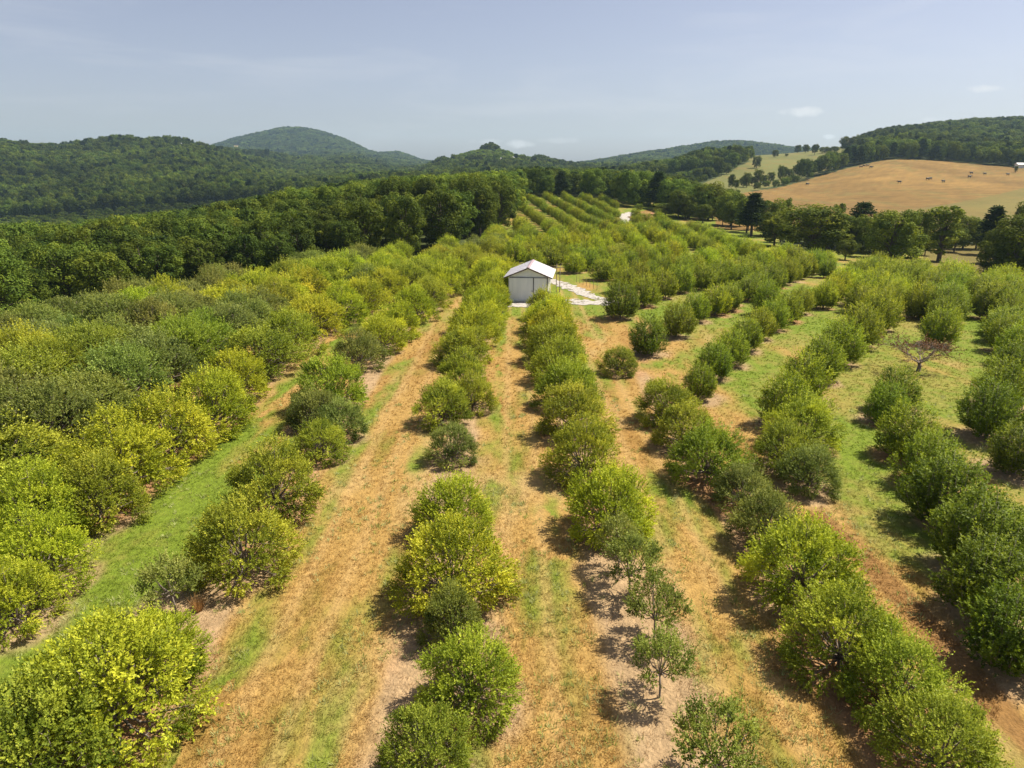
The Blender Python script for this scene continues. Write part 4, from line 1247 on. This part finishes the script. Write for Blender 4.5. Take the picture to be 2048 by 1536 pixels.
# ------------------------------------------------------------------ white metal shed
def make_shed():
    x0, y0, _ = on_ground(1056, 603.0)
    z0 = float(terrain(x0, y0)) + .04
    t = thing('metal_shed', (x0, y0, z0), 'white metal shed with gabled roof and sliding door at the end of the aisle', 'shed', None, R(-6.5))
    W, D, HE, HP = 2.46, 7.2, 3.22, 4.22    # half width, depth, eave height, peak height
    M_RIB = ribbed_mat()
    g = Geo()
    V = [(-W, 0, 0), (W, 0, 0), (W, 0, HE), (0, 0, HP), (-W, 0, HE), (-W, D, 0), (W, D, 0), (W, D, HE), (0, D, HP), (-W, D, HE)]
    g.add(V, [(0, 1, 2, 3, 4), (6, 5, 9, 8, 7), (1, 6, 7, 2), (5, 0, 4, 9), (0, 5, 6, 1)])
    # real ribs on the front gable, every 30 cm
    x = -W + .15
    while x < W - .1:
        hz = HP - (HP - HE) * abs(x) / W - .03
        g.box(x - .02, x + .02, -.022, -.002, 3.02, hz); x += .3
    y = .15
    while y < D:
        g.box(W + .002, W + .022, y - .02, y + .02, .05, HE - .03); g.box(-W - .022, -W - .002, y - .02, y + .02, .05, HE - .03); y += .3
    link('wall', idx_mesh('shed_wall', g.V, g.F, M_RIB, False), t)
    # roof: two slabs with overhang and ridge cap
    g = Geo(); ov, oe, th = .42, .62, .05
    sl = (HP - HE) / W
    for s in (-1, 1):
        xe = s * (W + oe); ze = HP + .06 - sl * (W + oe)
        V = [(0, -ov, HP + .06), (xe, -ov, ze), (xe, D + ov, ze), (0, D + ov, HP + .06)]
        V2 = [(a, b, c + th) for a, b, c in V]
        Fs = [(0, 1, 2, 3), (7, 6, 5, 4), (0, 4, 5, 1), (1, 5, 6, 2), (2, 6, 7, 3)]
        g.add(V + V2, Fs if s > 0 else [f[::-1] for f in Fs])
        yy = -ov + .2
        while yy < D + ov - .1:      # standing ribs down the slope
            q = [(0.02 * s, yy - .02, HP + .06 + th + .001), (xe, yy - .02, ze + th + .001), (xe, yy + .02, ze + th + .001), (0.02 * s, yy + .02, HP + .06 + th + .001)]
            q2 = [(a, b, c + .025) for a, b, c in q]
            g.add(q + q2, Fs if s > 0 else [f[::-1] for f in Fs]); yy += .3
    rf = link('roof', idx_mesh('shed_roof', g.V, g.F, M_ROOF, False), t)
    g = Geo()
    for s in (-1, 1):
        q = [(0, -ov - .02, HP + .115), (s * .2, -ov - .02, HP + .115 - sl * .2), (s * .2, D + ov, HP + .115 - sl * .2), (0, D + ov, HP + .115)]
        q2 = [(a, b, c + .035) for a, b, c in q]
        Fs = [(3, 2, 1, 0), (4, 5, 6, 7), (0, 1, 5, 4), (1, 2, 6, 5), (2, 3, 7, 6)]
        g.add(q + q2, Fs if s > 0 else [f[::-1] for f in Fs])
    link('ridge_cap', idx_mesh('ridge_cap', g.V, g.F, simple_mat('ridge_metal', (.34, .25, .27), .5, 3, .15), False), rf)
    g = Geo()
    for s in (-1, 1):      # verge boards under the front and back roof edge
        for yv in (-ov - .03, D + ov + .002):
            xe = s * (W + oe + .01); ze = HP + .055 - sl * (W + oe + .01)
            q = [(0, yv, HP - .07), (xe, yv, ze - .12), (xe, yv, ze), (0, yv, HP + .055)]; q2 = [(a, b + .028, c) for a, b, c in q]
            Fs = [(0, 1, 2, 3), (7, 6, 5, 4), (0, 4, 5, 1), (1, 5, 6, 2), (2, 6, 7, 3)]
            g.add(q + q2, Fs if s > 0 else [f[::-1] for f in Fs])
    link('verge_trim', idx_mesh('verge_trim', g.V, g.F, M_RED, False), rf)
    g = Geo(); g.box(W + oe - .12, W + oe + .02, -.35, D + .35, HE - .28, HE - .14)
    link('gutter', idx_mesh('gutter', g.V, g.F, M_WHITE, False), t)
    # sliding door, its leaf standing proud on a rail
    g = Geo(); g.box(-W + .06, .62, -.075, -.028, .06, 2.96)
    x = -W + .2
    while x < .55: g.box(x - .02, x + .02, -.095, -.0752, .09, 2.93); x += .3
    d = link('door', idx_mesh('sliding_door', g.V, g.F, M_RIB, False), t)
    g = Geo(); g.box(-W + .1, W - .1, -.11, -.024, 2.985, 3.045); link('door_rail', idx_mesh('door_rail', g.V, g.F, M_DARK, False), t)
    g = Geo(); g.box(.625, .71, -.09, -.024, .0, 2.965); link('door_edge', idx_mesh('door_edge', g.V, g.F, M_DARK, False), d)
    g = Geo(); g.box(.50, .54, -.15, -.096, 1.2, 1.42); link('handle', idx_mesh('handle', g.V, g.F, M_DARK, False), d)
    g = Geo(); g.box(.75, W - .12, -.05, -.024, .06, 2.955)
    x = .9
    while x < W - .2: g.box(x - .02, x + .02, -.07, -.0502, .09, 2.93); x += .3
    link('fixed_panel', idx_mesh('fixed_panel', g.V, g.F, M_RIB, False), t)
    g = Geo()
    g.box(W - .09, W + .026, -.035, -.024, 0, HE - .1); link('corner_trim', idx_mesh('corner_trim', g.V, g.F, M_DARK, False), t)
    g = Geo(); g.box(-W - .026, -W + .05, -.035, -.024, 0, HE - .1); link('corner_trim', idx_mesh('corner_trim', g.V, g.F, M_WHITE, False), t)
    g = Geo(); g.box(-W - .03, W + .03, -.6, -.115, -.25, .03); g.box(-W - .05, W + .05, -.1, D + .05, -.5, -.003)
    link('slab', idx_mesh('slab', g.V, g.F, simple_mat('concrete', (.38, .37, .35), .9, 3, .15, .3), False), t)
    return x0, y0, z0


def ribbed_mat():
    m, nt = newmat('white_ribbed_metal'); N, L = nt.nodes, nt.links
    out = N.new('ShaderNodeOutputMaterial'); p = N.new('ShaderNodeBsdfPrincipled'); p.inputs['Roughness'].default_value = .42
    n = N.new('ShaderNodeTexNoise'); n.inputs['Scale'].default_value = 1.1; n.inputs['Detail'].default_value = 6
    t = N.new('ShaderNodeTexCoord'); mp_ = N.new('ShaderNodeMapping'); mp_.inputs['Scale'].default_value = (3, 3, .5)
    L.new(t.outputs['Object'], mp_.inputs[0]); L.new(mp_.outputs[0], n.inputs['Vector'])
    r_ = N.new('ShaderNodeValToRGB'); r_.color_ramp.elements[0].position = .3; r_.color_ramp.elements[1].position = .75
    r_.color_ramp.elements[0].color = (.74, .76, .78, 1); r_.color_ramp.elements[1].color = (.84, .85, .86, 1)
    L.new(n.outputs[0], r_.inputs[0]); L.new(r_.outputs[0], p.inputs['Base Color']); L.new(p.outputs[0], out.inputs[0])
    return m


sx, sy, sz = make_shed()

# wooden pole frame right of the shed
px1, py1, _ = on_ground(1115, 585)
t = thing('pole_frame', (px1, py1, float(terrain(px1, py1))), 'two thin wooden poles with a crossbar, standing just right of the shed', 'pole frame')
for dx, hh in ((-.18, 3.9), (.28, 3.7)):
    g = Geo(); g.tube([(dx, 0, -.3), (dx, 0, hh * .5), (dx + .02, 0, hh)], [.055, .05, .045], 8); link('post', g.mesh('post', M_POST), t)
g = Geo(); g.box(-.8, .75, -.09, -.05, 3.35, 3.43); link('crossbar', idx_mesh('crossbar', g.V, g.F, M_POST, False), t)
# stakes with young trees along the drive
for i in range(7):
    qx, qy = DRIVE[2] + (DRIVE[3] - DRIVE[2]) * (i / 6) + np.array([2.6, .5])
    g = Geo(); g.tube([(0, 0, -.2), (0.01, 0, .6), (0, .02, 1.25)], [.03, .028, .02], 6)
    s = link('stake', g.mesh('stake', M_POST)); s.location = (qx, qy, float(terrain(qx, qy)))
    tag(s, 'short wooden stake, %s from left in the line beside the gravel drive' % ordinal(7 - i), 'stake', 'stakes lining the gravel drive')

# ------------------------------------------------------------------ dead tree in the right rows
def dead_tree():
    x, y, z = on_ground(1836, 742)
    r = np.random.default_rng(5); g = Geo(); P, D = [], []
    g.tube([(0, 0, -.2), (.05, 0, .5), (0, .05, .9)], [.16, .13, .11], 8)

    def br(p, d, L_, rad, lev):
        q = p + d * L_ * .5 + r.normal(size=3) * .06 * L_; e = p + d * L_ + r.normal(size=3) * .1 * L_
        g.tube([p, q, e], [rad, rad * .75, rad * .45], 5)
        if lev >= 4:
            P.append(e); D.append(d); return
        for _ in range(3 if lev < 3 else 2):
            br(e if r.random() > .3 else q, unit(d + r.normal(size=3) * .55 + np.array([0, 0, .12])), L_ * r.uniform(.6, .85), rad * .55, lev + 1)
    for i in range(6):
        a = i * 1.05 + r.uniform(-.2, .2)
        br(np.array([0, 0, .8]), unit(np.array([math.cos(a), math.sin(a), r.uniform(.4, 1.2)])), r.uniform(.8, 1.15), .065, 0)
    t = thing('dead_tree', (x, y, z), 'dead brown fruit tree with bare twisted limbs among the green rows at right', 'tree')
    t.scale = (1.15, 1.15, .85)
    link('trunk', g.mesh('dead_trunk', simple_mat('dead_bark', (.20, .155, .13), .9, 12, .4, .5)), t)
    P, D = np.array(P), np.array(D); sel = r.random(len(P)) < .85; P, D = P[sel], D[sel]
    V, v = shoots_to_leaves(r, P - D * .2, D, np.full(len(P), .45), 9, .12, .07, np.full(len(P), .4))
    c = link('crown', quads_mesh('dead_crown', V, M_DEAD, {'v': v}), t); c['tint'] = [1.0, 1.0, 1.0]; c['label'] = 'few withered brown leaves'


dead_tree()
# tall tan grass clumps under the near trees
def straw(px, py, hgt, lab):
    x, y, z = on_ground(px, py); r = np.random.default_rng(int(px)); n = 130
    a = r.uniform(0, 6.283, n); ln = r.uniform(.15, .65, n); h = hgt * r.uniform(.6, 1.15, n)
    b = np.stack([np.cos(a) * .14 * r.uniform(0, 1, n), np.sin(a) * .14 * r.uniform(0, 1, n), np.zeros(n)], 1)
    tip = b + np.stack([np.cos(a) * ln * h, np.sin(a) * ln * h, h], 1); s = np.stack([-np.sin(a), np.cos(a), 0 * a], 1) * .012
    V = np.stack([b - s, b + s, tip], 1).reshape(-1, 3)
    col = np.array([.42, .24, .09]) * r.uniform(.7, 1.25, (n, 1))
    o = link('dry_grass_clump', quads_mesh('dry_grass_clump', V, M_GRASS, {'gcol': col}, nper=3)); o.location = (x, y, z)
    tag(o, lab, 'grass clump')


straw(925, 1495, 1.0, 'tall straw-coloured grass clump beside the nearest tree left of the aisle')
straw(398, 1222, .7, 'round rust-brown grass clump on bare soil right of the small olive tree')

# ------------------------------------------------------------------ cows on the brown field
def cow_mesh(mat):
    g = Geo()

    def ring(x, zc, ry, rz, n=8): return [(x, ry * math.cos(2 * math.pi * k / n), zc + rz * math.sin(2 * math.pi * k / n)) for k in range(n)]
    secs = [(-1.05, 1.15, .12, .14), (-.95, 1.12, .28, .30), (-.6, 1.05, .36, .37), (0, 1.0, .40, .42), (.45, 1.03, .36, .38), (.75, 1.12, .24, .30),
            (1.0, 1.20, .15, .19), (1.2, 1.18, .13, .15), (1.45, 1.02, .09, .10), (1.55, .98, .06, .06)]
    V = []; F = []
    for s in secs: V += ring(*s)
    n = 8
    for i in range(len(secs) - 1):
        for k_ in range(n): F.append((i * n + k_, i * n + (k_ + 1) % n, (i + 1) * n + (k_ + 1) % n, (i + 1) * n + k_))
    F.append(tuple(range(n - 1, -1, -1))); F.append(tuple((len(secs) - 1) * n + k_ for k_ in range(n)))
    g.add(V, F)
    for lx, hx in ((-.78, -.70), (.52, .55)):
        for s in (-1, 1): g.tube([(hx, .2 * s, .95), (lx - .03, .21 * s, .5), (lx, .21 * s, 0)], [.13, .075, .055], 6)
    g.tube([(-1.02, 0, 1.25), (-1.12, 0, .9), (-1.12, 0, .5)], [.03, .02, .04], 5)
    for s in (-1, 1): g.tube([(1.2, .1 * s, 1.28), (1.18, .26 * s, 1.27)], [.05, .02], 5)
    return g.mesh('cow', mat)


CM = cow_mesh(simple_mat('black_hide', (.022, .018, .016), .6, 4, .3))
for px_, py_, lab in ((1721, 335.6, 'leftmost of four black cows near the top left of the brown field'), (1728, 333.8, 'second cow from left in the group near the field top'),
                      (1735, 333.0, 'third cow from left, highest of the group near the field top'), (1742, 336.6, 'lowest right cow of the group near the field top'),
                      (1614, 361.4, 'upper of two cows alone at the left end of the brown field'), (1614.5, 370.6, 'lower of two cows alone at the left end of the brown field'),
                      (1798, 366.8, 'single cow in the middle of the brown field'), (1855, 360.4, 'left cow of the pair grazing mid-right on the brown field'),
                      (1860.5, 359.6, 'right cow of the pair grazing mid-right on the brown field'), (1886, 365.4, 'small dark cow below and right of the grazing pair'),
                      (1942, 348.5, 'upper cow right of centre on the brown field'), (1939, 355.8, 'cow just below the upper one right of centre'),
                      (1969, 350.0, 'small cow between the upper pair and the far right cow'), (2015, 351.3, 'rightmost cow near the right edge of the field')):
    x, y, z = on_ground(px_, py_)
    o = link('cow', CM); o.location = (x, y, z); o.rotation_euler = (0, 0, random.choice([0, math.pi]) + random.uniform(-.5, .5)); o.scale = (1.15,) * 3
    tag(o, lab, 'cow', 'black cows grazing on the brown field')


# ------------------------------------------------------------------ far farmhouses
def house(name, px, py, w, d, h, rz, lab, cat, roofcol=(.5, .5, .5), wallcol=(.75, .74, .70)):
    x, y, z = on_ground(px, py)
    t = thing(name, (x, y, z), lab, cat, None, rz)
    g = Geo(); rp = h * 1.35
    g.add([(-w, -d, -1), (w, -d, -1), (w, d, -1), (-w, d, -1), (-w, -d, h), (w, -d, h), (w, d, h), (-w, d, h), (-w, 0, rp), (w, 0, rp)],
          [(0, 1, 5, 4), (1, 2, 6, 9, 5), (2, 3, 7, 6), (3, 0, 4, 8, 7)])
    link('wall', idx_mesh('house_wall', g.V, g.F, simple_mat('house_paint', wallcol, .7, 2, .05), False), t)
    g = Geo(); e = .5; zl = h - (rp - h) * e / d
    for s in (-1, 1):
        q = [(-w - e, s * (d + e), zl + .05), (w + e, s * (d + e), zl + .05), (w + e, 0, rp + .05), (-w - e, 0, rp + .05)]
        q2 = [(a, b, c + .15) for a, b, c in q]
        Fs = [(3, 2, 1, 0), (4, 5, 6, 7), (0, 1, 5, 4), (1, 2, 6, 5), (3, 0, 4, 7)]
        g.add(q + q2, Fs if s < 0 else [f[::-1] for f in Fs])
    link('roof', idx_mesh('house_roof', g.V, g.F, simple_mat('house_roof_paint', roofcol, .6, 2, .1), False), t)
    if w > 3:
        for wx in (-w * .55, 0, w * .55):
            g = Geo(); g.box(wx - .5, wx + .5, -d - .05, -d - .01, h * .35, h * .75)
            link('window', idx_mesh('window', g.V, g.F, M_DARK, False), t)


house('farmhouse', 1012, 324.5, 8, 4.5, 5, .2, 'cream farmhouse in the clearing under the small knob hill', 'house', (.60, .60, .58))
house('white_barn', 1026, 322.5, 4, 3.5, 5, -.3, 'small white barn right of the cream farmhouse under the knob', 'barn', (.75, .75, .75), (.82, .82, .80))
house('cottage', 1046, 360.5, 4.5, 3.5, 4.5, .4, 'white cottage peeping between trees behind the far orchard knoll', 'house', (.75, .75, .75), (.80, .80, .78))
house('hillside_house', 325, 337, 2.6, 2.2, 4, .1, 'tiny white house in the wooded hillside at left', 'house', (.8, .8, .8), (.85, .85, .85))
house('ridge_house', 367, 296.5, 7, 4, 6, .1, 'grey roofed house on the left wooded ridge', 'house', (.45, .47, .5), (.6, .6, .6))
house('field_shed', 2038, 336, 2.6, 1.6, 2.6, .1, 'low white shed at the wood edge at the far right of the field', 'shed', (.8, .8, .8), (.75, .75, .72))

# ------------------------------------------------------------------ haze
HZ = True
if HZ:
    g = Geo(); g.box(-7000, 7000, -60, 6700, -75, 330)
    m, nt = newmat('haze_air'); out = nt.nodes.new('ShaderNodeOutputMaterial'); v = nt.nodes.new('ShaderNodeVolumePrincipled')
    v.inputs['Color'].default_value = (.52, .76, 1.0, 1); v.inputs['Density'].default_value = .000085; v.inputs['Anisotropy'].default_value = .2
    nt.links.new(v.outputs[0], out.inputs['Volume'])
    tag(link('haze', idx_mesh('haze', g.V, g.F, m, False)), kind='stuff')
